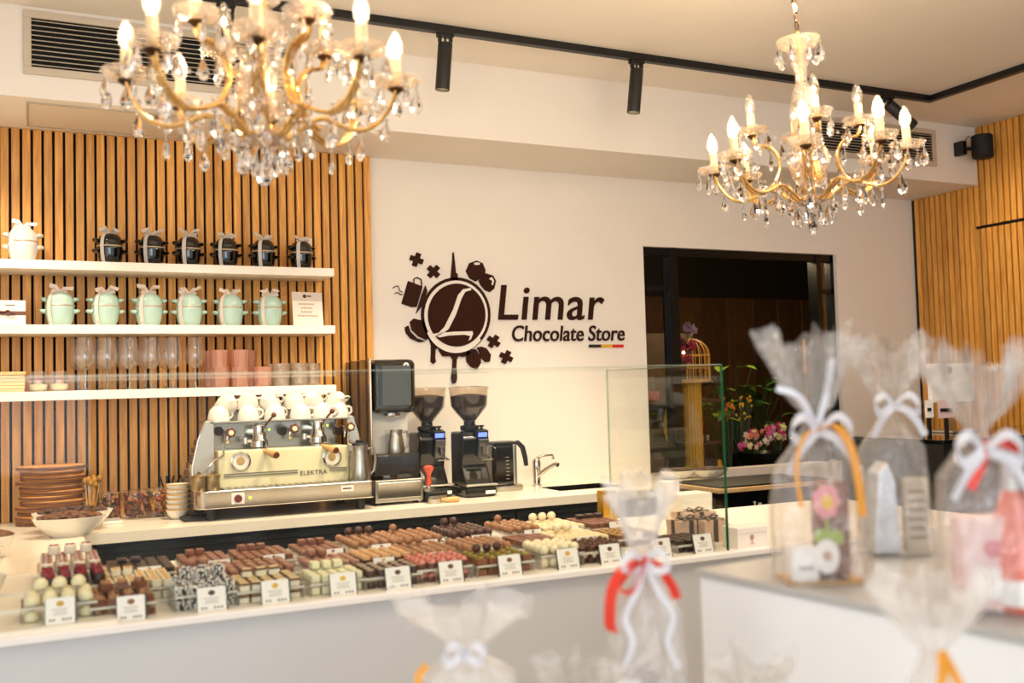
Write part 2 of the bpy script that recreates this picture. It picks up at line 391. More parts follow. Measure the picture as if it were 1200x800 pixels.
spot(-.2, -.932, -.1, .5, 'black spotlight at the far left of the track, nearest the left vent', e=42)
t = thing('wall_speaker', 'black loudspeaker on a bracket high by the slatted wall', 'speaker', (5.2, -.62, 2.73))
b = MB(); b.lathe([(.055, 0), (.062, .006), (.062, .134), (.055, .14)], 24, (5.225, -.66, 2.735)); obj('cabinet', b, M('speaker_black', '#0b0b0b', .7, var=.2, scale=200), t, smooth=True)
b = MB(); b.box((5.13, -.60, 2.765), (5.165, -.531, 2.85)); b.tube([(5.148, -.60, 2.80), (5.2, -.62, 2.80)], .012); obj('bracket', b, black, t, bev=.004)
b = MB(); b.tube([(5.15, -.6, 2.85), (5.155, -.62, 2.872), (5.18, -.63, 2.86), (5.19, -.63, 2.84)], .003, 6); obj('cable', b, black, t, smooth=True)
# ------------------------------------------------------------------ counters
b = MB(); b.box((-.9, -.65, .86), (3.28, 0, .9)); 
backc = thing('back_counter', 'long cream stone counter along the back wall carrying the coffee machines', 'counter', (1.2, -.33, 0))
wt = MB(); sx0, sx1, sy0, sy1 = 2.36, 2.72, -.44, -.20
for a, c in (((.18, -.65), (sx0, 0)), ((sx1, -.65), (3.28, 0)), ((sx0, -.65), (sx1, sy0)), ((sx0, sy1), (sx1, 0))): wt.box((a[0], a[1], .86), (c[0], c[1], .9))
obj('worktop', wt, quartz, backc)
b = MB(); b.box((sx0, sy0, .74), (sx1, sy1, .745)); 
for a, c in (((sx0-.003, sy0, .74), (sx0, sy1, .898)), ((sx1, sy0, .74), (sx1+.003, sy1, .898)), ((sx0, sy0-.003, .74), (sx1, sy0, .898)), ((sx0, sy1, .74), (sx1, sy1+.003, .898))): b.box(a, c)
obj('sink_basin', b, steel, backc)
cabm = M('anthracite_front', '#23282a', .35, var=.06)
obj('carcass', MB().box((.22, -.60, 0), (3.24, -.0, .858)), cabm, backc)
for i in range(5):
    x0 = .23 + i*.6
    for z0, z1 in ((.12, .46), (.47, .84)):
        d_ = obj('drawer', MB().box((x0, -.618, z0), (x0+.592, -.601, z1)), cabm, backc, bev=.002, seg=1)
        obj('grip', MB().box((x0+.02, -.626, z1-.025), (x0+.572, -.618, z1-.018)), black, d_)
leftc = thing('left_counter', 'cream stone counter running from the back wall towards the display on the left', 'counter', (-.4, -1.5, 0))
obj('worktop', MB().box((-.95, -2.30, .86), (.18, 0, .9)), quartz, leftc)
obj('carcass', MB().box((-.93, -2.10, 0), (.17, -.01, .858)), lac, leftc)
# display counter
DX1, DY0, DY1, DZ = 2.06, -2.30, -1.42, .89
dc = thing('display_counter', 'long white lacquered chocolate display counter with a glass front', 'counter', (1, -1.9, 0))
obj('front_panel', MB().box((-.95, -2.31, 0), (3.2, -2.29, DZ-.012)), M('satin_white_front', '#c9c8c8', .45, var=.01, scale=3), dc)
obj('display_shelf', MB().box((.18, -2.29, DZ-.02), (3.2, DY1, DZ-.0)), M('shelf_white', '#ece4d6', .35, var=.02), dc)
obj('display_shelf', MB().box((-.95, -2.295, .8998), (.18, -1.48, .903)), MATS['shelf_white'], dc)
for y0_, y1_, h_ in ((-2.085, -1.885, .008), (-1.884, -1.60, .016)):
    obj('display_step', MB().box((.181, y0_, DZ+.0002), (1.92, y1_, DZ+h_)), MATS['shelf_white'], dc); obj('display_step', MB().box((-.12, y0_, .9032), (.1805, y1_, .903+h_)), MATS['shelf_white'], dc)
obj('sill', MB().box((-.95, -2.325, DZ-.014), (2.12, -2.285, DZ+.004)), lac, dc, bev=.003)
obj('back_panel', MB().box((.19, DY1-.02, 0), (3.2, DY1, DZ-.021)), cabm, dc)
GT = 1.468
gp = obj('glass_pane', MB().box((-.95, -2.296, DZ+.005), (1.935, -2.288, GT)), panem, dc)
obj('glass_edge', MB().box((1.9355, -2.2965, DZ+.005), (1.939, -2.2875, GT)), greenedge, gp)
obj('glass_edge', MB().box((-.95, -2.296, GT), (1.935, -2.288, GT+.001)), M('pale_edge', '#c9d2be', .2, var=.05), gp)
gp = obj('glass_pane', MB().box((1.927, -2.286, DZ+.005), (1.935, -1.62, GT)), panem, dc)
obj('glass_edge', MB().box((1.927, -1.6195, DZ+.005), (1.935, -1.619, GT)), MATS['pale_edge'], gp)
obj('glass_edge', MB().box((1.927, -2.286, GT), (1.935, -1.62, GT+.002)), M('green_grey_edge', '#8b9a78', .2, var=.05), gp)
gp = obj('glass_pane', MB().box((-.95, -2.286, GT-.008), (1.926, -2.06, GT)), panem, dc)
obj('clip', MB().box((2.13, -2.34, DZ-.035), (2.16, -2.31, DZ)), lac, dc, bev=.003)
# ------------------------------------------------------------------ floating shelves
shm = M('shelf_lacquer', '#f1e9dc', .35, var=.01)
for z, nm in ((1.958, 'top'), (1.690, 'middle'), (1.414, 'bottom')):
    tag(obj('floating_shelf', MB().box((-1.0, -.27, z), (1.283, -.0345, z+.038)), shm, bev=.002, seg=1), f'{nm} white floating shelf on the slatted wall', 'shelf', 'white floating shelves')
Z1, Z2, Z3 = 1.996, 1.728, 1.452
# lidded cocotte gift pots: two stacked pots tied with ribbon
def cocotte(name_col, mat, ribm, rimm, bow=1):
    t = thing('gift_pot', 'x', 'pot')
    lo = obj('lower_pot', MB().lathe([(.036, 0), (.041, .003), (.049, .022), (.0535, .048), (.055, .070), (.0565, .080), (.055, .083)], 24), mat, t, smooth=True)
    up = obj('upper_pot', MB().lathe([(.055, .085), (.0565, .088), (.054, .092), (.0545, .102), (.051, .118), (.043, .130), (.034, .136), (.032, .139), (.012, .140)], 24), mat, t, smooth=True)
    obj('rim', MB().lathe([(.0565, .081), (.0580, .084), (.0565, .087)], 24, cap=False), rimm, t, smooth=True)
    for par, z in ((lo, .060), (up, .108)):
        r0 = .052 if par is lo else .050
        for s in (-1, 1):
            a = MB(); pts = []
            for k in range(7):
                q = -PI/2 + PI*k/6; pts.append((s*(r0 + .018*math.cos(q)), .024*math.sin(q), z + .004*math.cos(q)))
            a.tube(pts, .0078, 8, flat=1); a.ball((s*(r0+.006), 0, z), (.012, .020, .006), 10, 5); obj('handle', a, mat, par, smooth=True)
    rb = MB()
    pts = [(-.018, -.060, .135)] ; 
    prof = [(-.044, 0.002), (-.052, .022), (-.058, .048), (-.060, .080), (-.058, .105), (-.054, .120), (-.044, .134), (-.02, .142), (.015, .142)]
    a = math.radians(48)
    rb.ribbon([(r*math.cos(a), r*math.sin(a), z) for r, z in prof], .017, (math.sin(a), -math.cos(a), 0), .0012)
    rbo = obj('ribbon', rb, ribm, t)
    bw = MB(); rr = random.Random(bow)
    for s in (-1, 1):
        h = rr.uniform(.010, .020); l = rr.uniform(.028, .040)
        bw.ribbon([(0, 0, .143), (s*l*.5, -.006, .147+h), (s*l, -.008, .148+h*.8), (s*l*.9, -.012, .144+h*.2), (s*l*.3, -.006, .144), (0, 0, .143)],   .019, (.3, .5, .8))
        e = rr.uniform(.02, .045)
        bw.ribbon([(0, 0, .144), (s*e*.5, -.01, .156+rr.uniform(-.005, .016)), (s*(e+.01), -.014, .158+rr.uniform(-.01, .022))], [.014, .017, .020], (.4, .5, .8))
    bw.ball((0, -.004, .143), (.006, .008, .005), 8, 5)
    obj('bow', bw, ribm, t, smooth=True)
    return t
mint = M('mint_enamel', '#b7d4c7', .15, coat=.5, var=.01); blk = M('black_enamel', '#0b0c0d', .08, coat=.6, var=.05); wen = M('white_enamel', '#d8d4ce', .2, coat=.4, var=.01)
ribw = M('cream_ribbon', '#efdfd0', .6, c2='#e0a58a', scale=90, thr=(.62, .70)); ribg = M('silver_ribbon', '#cdc5bb', .5, var=.06, scale=60); rimm = M('pale_rim', '#c9b8a0', .4, .4, var=.05)
def placepots(xs, z, mat, rib, lab, grp, y=-.15, sc=1.0):
    for i, px in enumerate(xs):
        t = cocotte('', mat, rib, rimm, i+3 + (10 if mat is blk else 0)); p = W(px, 300, y)
        t.location = (p.x, y, z); t.scale = (sc,)*3
        t.rotation_euler = (0, 0, random.uniform(-.12, .12) + (.15 if mat is blk else 0))
        nth = ['leftmost', 'second from the left', 'third from the left', 'third from the right', 'second from the right', 'rightmost'][i] if len(xs) > 1 else ''
        t['label'] = lab.format(n=nth); t['category'] = 'pot'; t['group'] = grp
placepots([129, 178, 221, 265, 309, 353], Z1, blk, ribg, 'glossy black lidded mini pot with ribbon, top shelf, {n}', 'black gift pots on the top shelf', sc=.97)
placepots([70, 123, 174, 221, 269, 315], Z2, mint, ribw, 'pale mint green mini pot with bow, middle shelf, {n}', 'mint gift pots on the middle shelf', sc=1.04)
placepots([27], Z1, wen, M('white_ribbon', '#f1ece6', .6, var=.03), 'white lidded mini pot alone at the left end of the top shelf', 'white gift pot', sc=1.05)
# tag card behind the last black pot
p = W(356, 290, -.09)
o = obj('gift_card', MB().box((p.x-.035, -.085, Z1+.0), (p.x+.04, -.083, Z1+.165)), paper); tag(o, 'white card standing behind the rightmost black pot', 'card')
# gift box with brown ribbon, left of the middle shelf
t = thing('gift_box', 'white flat gift box with a brown ribbon at the left end of the middle shelf', 'box', (-.11, -.16, Z2))
obj('box', MB().box((-.20, -.20, Z2), (-.015, -.12, Z2+.105)), paper, t, bev=.002)
obj('ribbon', MB().box((-.2005, -.2008, Z2+.043), (-.0145, -.2001, Z2+.06)), M('brown_ribbon', '#6b3d22', .4, var=.1), t)
rb = MB(); 
for s in (-1, 1): rb.ribbon([(-.10, -.203, Z2+.05), (-.10+s*.02, -.215, Z2+.062), (-.10+s*.045, -.212, Z2+.05), (-.10+s*.02, -.207, Z2+.042), (-.10, -.203, Z2+.048)], .012, (0, -1, .4))
obj('bow', rb, MATS['brown_ribbon'], t)
l = MB(); l.box((-.09, -.2005, Z2+.083), (-.055, -.2001, Z2+.087)); obj('print', l, choc, t)
# information sign
sg = thing('shelf_sign', 'pale sign card with brown heading leaning at the right end of the middle shelf', 'sign', (1.19, -.15, Z2))
tilt = Matrix.Translation((W(360, 350, -.17).x, -.19, Z2+.001)) @ Matrix.Rotation(math.radians(-9), 4, 'X') @ Matrix.Rotation(math.radians(4), 4, 'Z')
b = MB(); b.xf = tilt; b.box((-.073, 0, 0), (.073, .003, .165)); obj('card', b, M('sign_card', '#efe2d6', .5, var=.01), sg)
b = MB(); b.xf = tilt; b.box((-.073, -.0006, .122), (.073, -.0001, .165)); obj('header', b, M('sign_header', '#d3c6ba', .5, var=.01), sg)
b = MB(); b.xf = tilt
b.ball((-.012, -.001, .145), (.010, .001, .009), 10, 6); b.box((.0, -.0012, .143), (.02, -.0006, .149)); obj('emblem', b, M('sign_print', '#4a3226', .6, var=.05), sg)
for w_, z in ((.085, .104), (.06, .085), (.065, .066), (.1, .047)):
    b = MB(); b.xf = tilt; n = int(w_/.011)
    for k in range(n): b.box((-w_/2+k*.011, -.0008, z), (-w_/2+k*.011+.007, -.0001, z+.007))
    obj('text_line', b, M('faint_print', '#b98f75', .6, var=.05), sg)
# ------------------------------------------------------------------ glassware on the bottom shelf
wgl = thin('wine_glass_glass', base=.10, amp=1.0, haze=.10, hazecol='#fff6ea')
def wineglass():
    t = thing('wine_glass', 'x', 'glass')
    obj('bowl', MB().lathe([(.004, .088), (.018, .094), (.036, .110), (.0425, .128), (.040, .160), (.033, .205), (.031, .225)], 24, cap=False), wgl, t, smooth=True)
    obj('stem', MB().lathe([(.009, .006), (.004, .015), (.0035, .06), (.005, .088)], 12, cap=True), M('stem_glass', '#f6efe6', .08, trans=.85), t, smooth=True)
    obj('foot', MB().lathe([(.036, 0), (.036, .002), (.009, .006)], 24), MATS['stem_glass'], t, smooth=True)
    return t
g0 = wineglass(); first = True
rows = [(px, -.205, 'front') for px in (100, 126, 152, 178, 203, 229)] + [(px, -.12, 'rear') for px in (92, 119, 145, 170, 195)]
nm6 = ['leftmost', 'second from the left', 'third from the left', 'fourth from the left', 'fifth from the left', 'sixth from the left']
cnt = {'front': 0, 'rear': 0}
for px, y, r in rows:
    lab = f'clear stemmed wine glass in the {r} row of the bottom shelf, {nm6[cnt[r]]}'; cnt[r] += 1
    loc = (W(px, 440, y).x, y, Z3)
    if first: g0.location = loc; g0['label'] = lab; g0['group'] = 'wine glasses on the bottom shelf'; first = False
    else: dup(g0, loc, label=lab, group='wine glasses on the bottom shelf')
for px, lab in ((45, 'stemless glass with pale filling beside the wooden boards on the bottom shelf'), (69, 'stemless glass with pale filling next to the wine glasses')):
    y = -.19; x = W(px, 445, y).x; t = thing('stemless_glass', lab, 'glass', (x, y, Z3), 'stemless glasses on the bottom shelf')
    obj('bowl', MB().lathe([(.028, .0), (.036, .015), (.040, .035), (.037, .065), (.034, .085)], 20, (x, y, Z3), cap=False), wgl, t, smooth=True)
    obj('filling', MB().lathe([(.020, .003), (.033, .012), (.036, .030), (.010, .034)], 16, (x, y, Z3)), M('pale_filling', '#efe2b6', .6, var=.05), t, smooth=True)
    obj('print', MB().lathe([(.0398, .048), (.0385, .058)], 20, (x, y, Z3), cap=False), thin('red_print_film', '#f2b3a0'), t)
bw = wood('pale_board', '#d8b476', '#eed39c', vert=False)
for i in range(6):
    z = Z3 + i*.0142; o = obj('wooden_board', MB().box((-.22, -.23+random.uniform(-.003, .003), z), (-.018+random.uniform(-.004, .004), -.13, z+.013)), bw, bev=.002, seg=1)
    tag(o, 'pale thin wooden board, bottom shelf left end, %s of its stack' % ['lowest', 'second from the bottom', 'third from the bottom', 'third from the top', 'second from the top', 'topmost'][i], 'board', 'pale wooden boards stacked on the bottom shelf')
def tumbler(name, mat, r0, r1, h, facets, lab, loc, grp, rz=0):
    b = MB(); b.lathe([(r0-.003, .004), (r0, 0), (r0+.003, .008), (r1, h), (r1-.003, h), (r0-.002, .01), (.001, .009)], facets, cap=True, a0=rz)
    o = obj(name, b, mat, org=(0, 0, 0)); o.location = loc; tag(o, lab, 'glass', grp); return o
pink = thin('pink_glass', tint='#fbe2d0', haze=.34, hazecol='#ffd6bd', rough=.1, base=.1, bump=.6, bscale=60)
clearw = thin('ribbed_glass', tint='#f6efe2', haze=.20, hazecol='#fbf0e0', rough=.08, base=.12, bump=.5, bscale=60)
for i, (px, y, n) in enumerate(((249, -.12, 2), (258, -.20, 2), (281, -.205, 2), (291, -.12, 2), (308, -.20, 1))):
    x = W(px, 430, y).x
    for k in range(n):
        where = ['behind the left pink stack', 'front left pink stack', 'front middle pink stack', 'rear stack behind the middle pink stack', 'alone right of the pink stacks'][i]
        tumbler('pink_tumbler', pink, .034, .040, .09, 10, f'pink textured tumbler, {"upper" if k else "lower"} one, {where}' if n > 1 else f'pink textured tumbler, {where}', (x + k*random.uniform(-.006, .006), y, Z3 + k*.078), 'pink tumblers on the bottom shelf', i*.2+k*.3)
for i, (px, y) in enumerate(((329, -.19), (351, -.19), (366, -.14), (320, -.11), (345, -.10))):
    x = W(px, 430, y).x
    tumbler('clear_tumbler', clearw, .034, .040, .105, 12, ['clear faceted tumbler in front, left of the clear ones', 'clear faceted tumbler in front, middle of the clear ones', 'clear faceted tumbler at the right end of the bottom shelf', 'clear faceted tumbler behind, next to the pink glasses', 'clear faceted tumbler behind the two front clear ones'][i], (x, y, Z3), 'clear tumblers on the bottom shelf')
# ------------------------------------------------------------------ logo on the wall
YL = -.012
def L(px, py): p = W(px, py, YL); return p.x, p.z
sc0 = (W(620, 370, YL).x - W(520, 370, YL).x)/100      # metres per pixel here
lg = thing('wall_logo', 'dark brown raised shop logo and lettering on the cream wall', 'sign', (2.3, YL, 1.5))
def LP(zx, zy): return L(440 + zx/3.871, 280 + zy/3.871)
def plate(nm, polys, mat=brownsign, t=.010, y0=0, par=lg):
    b = MB()
    for poly in polys:
        pts = [LP(*q) for q in poly]
        b.prism(pts, lambda u, v, tt: (u, tt, v), YL+.011-y0, YL+.011-y0-t)
    return obj(nm, b, mat, par)
def ell(cx, cy, rx, ry, n=40, a0=0, a1=2*PI, rot=0):
    out = []
    for k in range(n):
        a = a0 + (a1-a0)*k/(n if abs(a1-a0) > 6.28 else n-1); x = rx*math.cos(a); y = ry*math.sin(a)
        out.append((cx + x*math.cos(rot) - y*math.sin(rot), cy + x*math.sin(rot) + y*math.cos(rot)))
    return out
wl = white_wall
cx, cy = 366, 345
plate('ring', [ell(cx, cy, 157, 172)])
plate('ring_gap', [ell(cx-1, cy, 144, 157)], wl, .002, .011)
plate('disc', [ell(cx+1, cy, 131, 143)], brownsign, .004, .0115)
# script letter L on the disc
plate('letter', [[(430, 222), (395, 228), (372, 255), (350, 320), (310, 400), (285, 425), (255, 432), (262, 446), (300, 430), (330, 408), (362, 345), (388, 270), (405, 240), (432, 232)]], wl, .002, .0165)
plate('letter', [[(270, 438), (300, 425), (360, 420), (438, 418), (440, 430), (432, 452), (420, 462), (428, 440), (400, 434), (330, 438), (290, 446)]], wl, .002, .0165)
plate('swoosh', [ell(cx, cy, 138, 150, 24, .75, 2.62) + ell(cx-3, cy, 149, 172, 24, 2.66, .72)], wl, .003, .0165)
plate('spire', [[(342, 186), (345, 155), (350, 100), (352, 60), (356, 60), (361, 100), (366, 152), (374, 158), (374, 186)]])
def cross(x, y, r, a):
    w_ = r*.36; base = [(-w_, -r), (w_, -r), (w_, -w_), (r, -w_), (r, w_), (w_, w_), (w_, r), (-w_, r), (-w_, w_), (-r, w_), (-r, -w_), (-w_, -w_)]
    plate('cross', [[(x + u*math.cos(a) - v*math.sin(a), y + u*math.sin(a) + v*math.cos(a)) for u, v in base]])
cross(188, 93, 31, .35); cross(265, 147, 31, .75); cross(538, 464, 30, .6); cross(595, 535, 30, .45)
plate('praline_shape', [[(412, 145), (428, 108), (460, 97), (488, 110), (500, 140), (498, 160), (478, 178), (456, 192), (430, 178)]])
plate('praline_highlight', [ell(460, 112, 14, 6, 16)], wl, .002, .011)
plate('cup_shape', [[(470, 188), (500, 155), (535, 165), (548, 190), (540, 225), (520, 240), (500, 232), (480, 210)]])
plate('cup_highlight', [[(515, 180), (528, 172), (538, 190), (532, 210), (526, 205), (530, 190)]], wl, .002, .011)
plate('mug_shape', [[(150, 190), (215, 215), (188, 308), (165, 308), (120, 292)]])
b = MB(); pts = [LP(*q) for q in [(176, 202), (176, 180), (190, 174), (208, 182), (212, 205), (206, 222)]]; b.tube([(x, YL+.005, z) for x, z in pts], .0035, 8); obj('mug_handle', b, brownsign, lg, smooth=True)
for q in ([(80, 222), (92, 214), (104, 212), (108, 222), (112, 234), (124, 240)], [(88, 248), (100, 240), (108, 246), (116, 252), (124, 250)]):
    b = MB(); b.tube([(LP(*c)[0], YL+.005, LP(*c)[1]) for c in q], .0025, 8); obj('steam_curl', b, brownsign, lg, smooth=True)
plate('leaf_shape', [[(228, 210), (236, 235), (215, 300), (185, 338), (200, 290), (212, 250)]])
plate('bean_pod', [[(158, 375), (175, 360), (215, 370), (248, 400), (255, 440), (232, 458), (195, 440), (165, 410)]])
plate('bean_pod', [[(135, 400), (150, 392), (160, 420), (190, 450), (228, 462), (200, 468), (160, 450), (140, 425)]])
plate('coffee_bean', [[(412, 510), (425, 500), (440, 520), (446, 560), (455, 590), (435, 580), (415, 555)], [(432, 500), (455, 498), (478, 530), (480, 560), (462, 592), (450, 575), (445, 530)]])
plate('coffee_bean', [[(462, 492), (480, 487), (505, 495), (525, 525), (520, 555), (500, 558), (482, 540), (474, 515)]])
dr_ = [(240, 440), (260, 460), (290, 485), (330, 505), (375, 515), (425, 508), (432, 520), (400, 535), (378, 530), (370, 545), (368, 580), (372, 630), (366, 652), (350, 655), (345, 630), (350, 590), (352, 545), (340, 530), (322, 532), (305, 530), (292, 510), (285, 492), (274, 500), (272, 540), (276, 556), (264, 566), (252, 556), (254, 520), (254, 480)]
plate('drip', [dr_])
def letters(word, x0, y0, x1, y1, hpx, capname, bold, pad):
    """each letter a part; baseline from (x0,y0) to (x1,y1) in photograph pixels"""
    a = L(x0, y0); c = L(x1, y1); wid = c[0]-a[0]
    full = text_mb(word, 1, .01, 0, pad, bold=bold); xs = [v.x for v in full.v]; zs = [v.y for v in full.v]
    s = wid/(max(xs)-min(xs)); hx = hpx*sc0*1.02; capz = max(v.y for v in text_mb('L', 1, .01, bold=bold).v); sy = hx/capz
    pos = 0
    for i, ch in enumerate(word):
        if ch == ' ': continue
        pre = text_mb(word[:i+1], 1, .01, 0, pad, bold=bold); one = text_mb(ch, 1, .01, 0, pad, bold=bold)
        dx = max(v.x for v in pre.v) - max(v.x for v in one.v)
        def xf(v):
            X = (v.x + dx - min(xs))*s; Zz = v.y*sy; X += Zz*.13
            return Vector((a[0] + X, YL + .006 - v.z, a[1] + Zz + (c[1]-a[1])*(X/wid)))
        o = obj('letter', put_text(one, xf), brownsign, lg)
letters('Limar', 584.5, 374, 707, 374, 36.5, 'L', .006, 1.05)
letters('Chocolate', 600, 399.5, 684, 399, 16.5, 'C', .006, 1.0)
letters('Store', 690, 399, 732, 398.5, 16.5, 'S', .006, 1.0)
for i, (x0, x1, h) in enumerate(((691, 705, '#15110f'), (705, 718.5, '#e9b52c'), (718.5, 731.5, '#d8231d'))):
    pa = L(x0, 407); pb = L(x1-.2, 403.5)
    obj('flag_stripe', MB().box((pa[0], YL+.004, pa[1]), (pb[0], YL+.010, pb[1])), M('stripe_'+h[1:], h, .5, var=.02), lg)
# ------------------------------------------------------------------ espresso machine
CZ = .9
ym = -.50
em = thing('espresso_machine', 'cream and chrome espresso machine with two groups and wooden handles', 'coffee machine', (1.0, -.35, CZ))
def X(px, y, py=540): return W(px, py, y).x
def Z(py, y, px=330): return W(px, py, y).z
x0, x1 = X(256, -.46), X(409, -.46)
zt, zb = Z(525, -.46), Z(566, -.46)
bx0, bx1 = X(229, -.56), X(439, -.56)
obj('body', MB().box((x0, -.46, CZ+.09), (x1, -.14, zt)), cream, em, bev=.006)
b = MB(); n = 14; rr = .05
pl = []
for k in range(6): a = PI + PI/2*k/5; pl.append((bx0+rr+rr*math.cos(a), -.56+rr+rr*math.sin(a)))
for k in range(6): a = 1.5*PI + PI/2*k/5; pl.append((bx1-.02+.02*math.cos(a), -.56+.02+.02*math.sin(a)))
pl += [(bx1, -.12), (bx0, -.12)]
zb0, zb1 = CZ+.05, CZ+.125
base = MB(); base.prism(pl, lambda u, v, t: (u, v, t), zb0, zb1); obj('drip_base', base, chrome, em, bev=.004)
b = MB(); 
for k in range(20):
    xx = x0+.01+k*(x1-x0-.02)/19; b.box((xx-.006, -.545, zb1), (xx+.006, -.465, zb1+.005))
obj('drip_grid', b, steel, em)
for xx in (bx0+.07, bx1-.05):
    for yy in (-.50, -.18): obj('foot', MB().lathe([(.02, 0), (.02, .052)], 16, (xx, yy, CZ)), black, em, smooth=True)
ztop = Z(492, -.40)
obj('back_plate', MB().box((x0+.01, -.30, zt), (x1-.01, -.285, ztop)), M('grey_mirror', '#b8b4a8', .18, .9, var=.03), em)
obj('cup_tray', MB().box((x0-.03, -.42, ztop-.006), (x1+.02, -.14, ztop+.004)), steel, em, bev=.003)
for s, xx, o in ((-1, x0-.01, -.09), (1, x1+.01, .07)):
    b = MB(); pr_ = [(0, CZ+.13), (1, CZ+.16), (.98, CZ+.22), (.7, zt+.05), (.4, ztop+.003), (.2, ztop+.006), (0, ztop+.006)]
    def fn(u, v, t, xx=xx, o=o): return (xx + u*o + t, -.455 + .18*(1-u)*0 + (0), v)
    b.prism(pr_, lambda u, v, t: (xx + u*o, t, v), -.42, -.405)
    obj('side_shield', b, M('shield_steel', '#cfcbc2', .25, .75, var=.04), em, bev=.002, seg=1)
    b = MB(); b.tube([(xx + u*o, -.413, v) for u, v in pr_[1:]], .006, 8); obj('shield_rim', b, chrome, em, smooth=True)
def knob(px, py, y=-.45, mat=None, r=.024):
    p = W(px, py, y); b = MB()
    pts = [((r if k % 2 == 0 else r*.76)*math.cos(PI*k/6+.3), (r if k % 2 == 0 else r*.76)*math.sin(PI*k/6+.3)) for k in range(12)]
    b.prism(pts, lambda u, v, t: (p.x+u, t, p.z+v), y-.008, y+.008)
    o = obj('steam_knob', b, M('brown_knob', '#6a2c16', .3, var=.15), em, bev=.003)
    b = MB(); b.xf = Matrix.Translation((p.x, y-.008, p.z)) @ Matrix.Rotation(PI/2, 4, 'X'); b.lathe([(.0115, 0), (.011, .004), (.002, .005)], 16)
    obj('knob_cap', b, cream, o, smooth=True)
    b = MB(); b.tube([(p.x, y+.008, p.z), (p.x, -.30, p.z)], .007, 8); b.tube([(p.x, -.36, p.z), (p.x, -.37, p.z-.05)], .009, 8); obj('knob_valve', b, chrome, em, smooth=True)
    return p
k1 = knob(270.5, 507); k2 = knob(345, 502); k3 = knob(410.5, 500)
for px in (256, 331, 396):  # dark discs modelled as the steam knobs' reflections in the back plate
    p = W(px, 505, -.31); b = MB(); b.xf = Matrix.Translation(p) @ Matrix.Rotation(PI/2, 4, 'X'); b.lathe([(.02, 0), (.02, .01)], 12); obj('knob_reflection', b, M('reflected_knob', '#3c241a', .4, var=.1), em)
for gx, gy, lo in ((303, 512, 0), (371.5, 507, 0)):
    p = W(gx, gy, -.40); b = MB(); z = p.z
    b.lathe([(.018, z+.055), (.027, z+.05), (.027, z-.005), (.032, z-.012), (.036, z-.016), (.036, z-.04), (.030, z-.045)], 24, (p.x, -.42, 0))
    b.tube([(p.x, -.42, z+.02), (p.x, -.30, z+.02)], .02, 12)
    b.lathe([(.013, z-.025), (.013, z+.0)], 16, (p.x-.055, -.40, 0)); b.tube([(p.x-.055, -.40, z-.012), (p.x, -.42, z-.02)], .008, 8)
    g = obj('group_head', b, chrome, em, smooth=True)
    obj('green_light', MB().ball((p.x+.04, -.43, z+.032), .005, 8, 5), M('green_led', '#9fd020', .4, emit='#b6f02c', es=2), g)
    b = MB(); b.lathe([(.031, z-.046), (.031, z-.06), (.015, z-.072), (.008, z-.085)], 20, (p.x, -.42, 0)); pf = obj('portafilter', b, steel, em, smooth=True)
    e = Vector((p.x+.045, -.54, z-.074)); s_ = Vector((p.x+.01, -.445, z-.055)); b = MB(); q = e - s_
    b.tube([s_, s_+q*.3, s_+q*.55, s_+q*.85, e], [.008, .011, .014, .017, .014], 12); obj('handle', b, wood('handle_wood', '#c08a4e', '#dcae72', vert=False), pf, smooth=True)
    b = MB(); b.tube([e, e+q*.05], [.015, .013], 12); obj('handle_cap', b, M('brown_cap', '#6b3a22', .35, var=.1), pf, smooth=True)
    b = MB(); u = W(gx+13, 490, -.36); b.tube([(p.x+.03, -.40, z+.05), (p.x+.055, -.44, z+.09)], .005, 8); b.ball((p.x+.058, -.445, z+.095), (.012, .012, .012), 10, 6); obj('brew_lever', b, MATS['brown_knob'], em, smooth=True)
for gx, gy in ((282, 540), (389, 535)):
    p = W(gx, gy, -.462); T = Matrix.Translation((p.x, -.4605, p.z)) @ Matrix.Rotation(PI/2, 4, 'X')
    b = MB(); b.xf = T; b.lathe([(.042, 0), (.042, .006), (.036, .009), (.034, .004)], 32, cap=False); g = obj('gauge', b, chrome, em, smooth=True)
    b = MB(); b.xf = T; b.lathe([(.034, .003), (.0005, .0035)], 32, cap=False); obj('dial', b, M('dial_face', '#f2ecd8', .4, var=.02), g)
    b = MB(); b.xf = T; b.lathe([(.018, .004), (.0005, .0045)], 32, cap=False); b.box((-.001, 0, .0045), (.001, .028, .005)); obj('dial_centre', b, M('dial_tan', '#bd9a62', .4, var=.04), g)
b = MB()
for dz in (0, .010): 
    za = Z(557.5, -.4605, 285)+dz; b.box((X(262, -.46), -.4625, za-.002), (X(349, -.46), -.4601, za+.003)); b.box((X(386, -.46), -.4625, za-.002), (X(406, -.46), -.4601, za+.003))
obj('trim_stripe', b, M('grey_stripe', '#8f8878', .35, .5, var=.05), em)
tz = Z(556.5, -.4605, 350); tx = X(351, -.46); full = text_mb('ELEKTRA', 1, .01, 0, 1.12, bold=.01); mx = max(v.x for v in full.v); w_ = X(383, -.46)-tx
obj('lettering', put_text(full, lambda v: Vector((tx + v.x*w_/mx, -.4612 - v.z*.1, tz + v.y*.026))), M('grey_letter', '#6d675c', .35, .3, var=.05), em)
p = W(279, 584, -.562); obj('switch_plate', MB().box((p.x-.026, -.563, p.z-.022), (p.x+.026, -.560, p.z+.024)), paper, em)
b = MB(); b.xf = Matrix.Translation((p.x, -.563, p.z)) @ Matrix.Rotation(PI/2, 4, 'X'); b.lathe([(.017, 0), (.015, .012)], 16); obj('switch_knob', b, MATS['brown_knob'], em, smooth=True)
obj('power_light', MB().ball((p.x+.05, -.562, p.z), .006, 8, 5), MATS['green_led'], em)
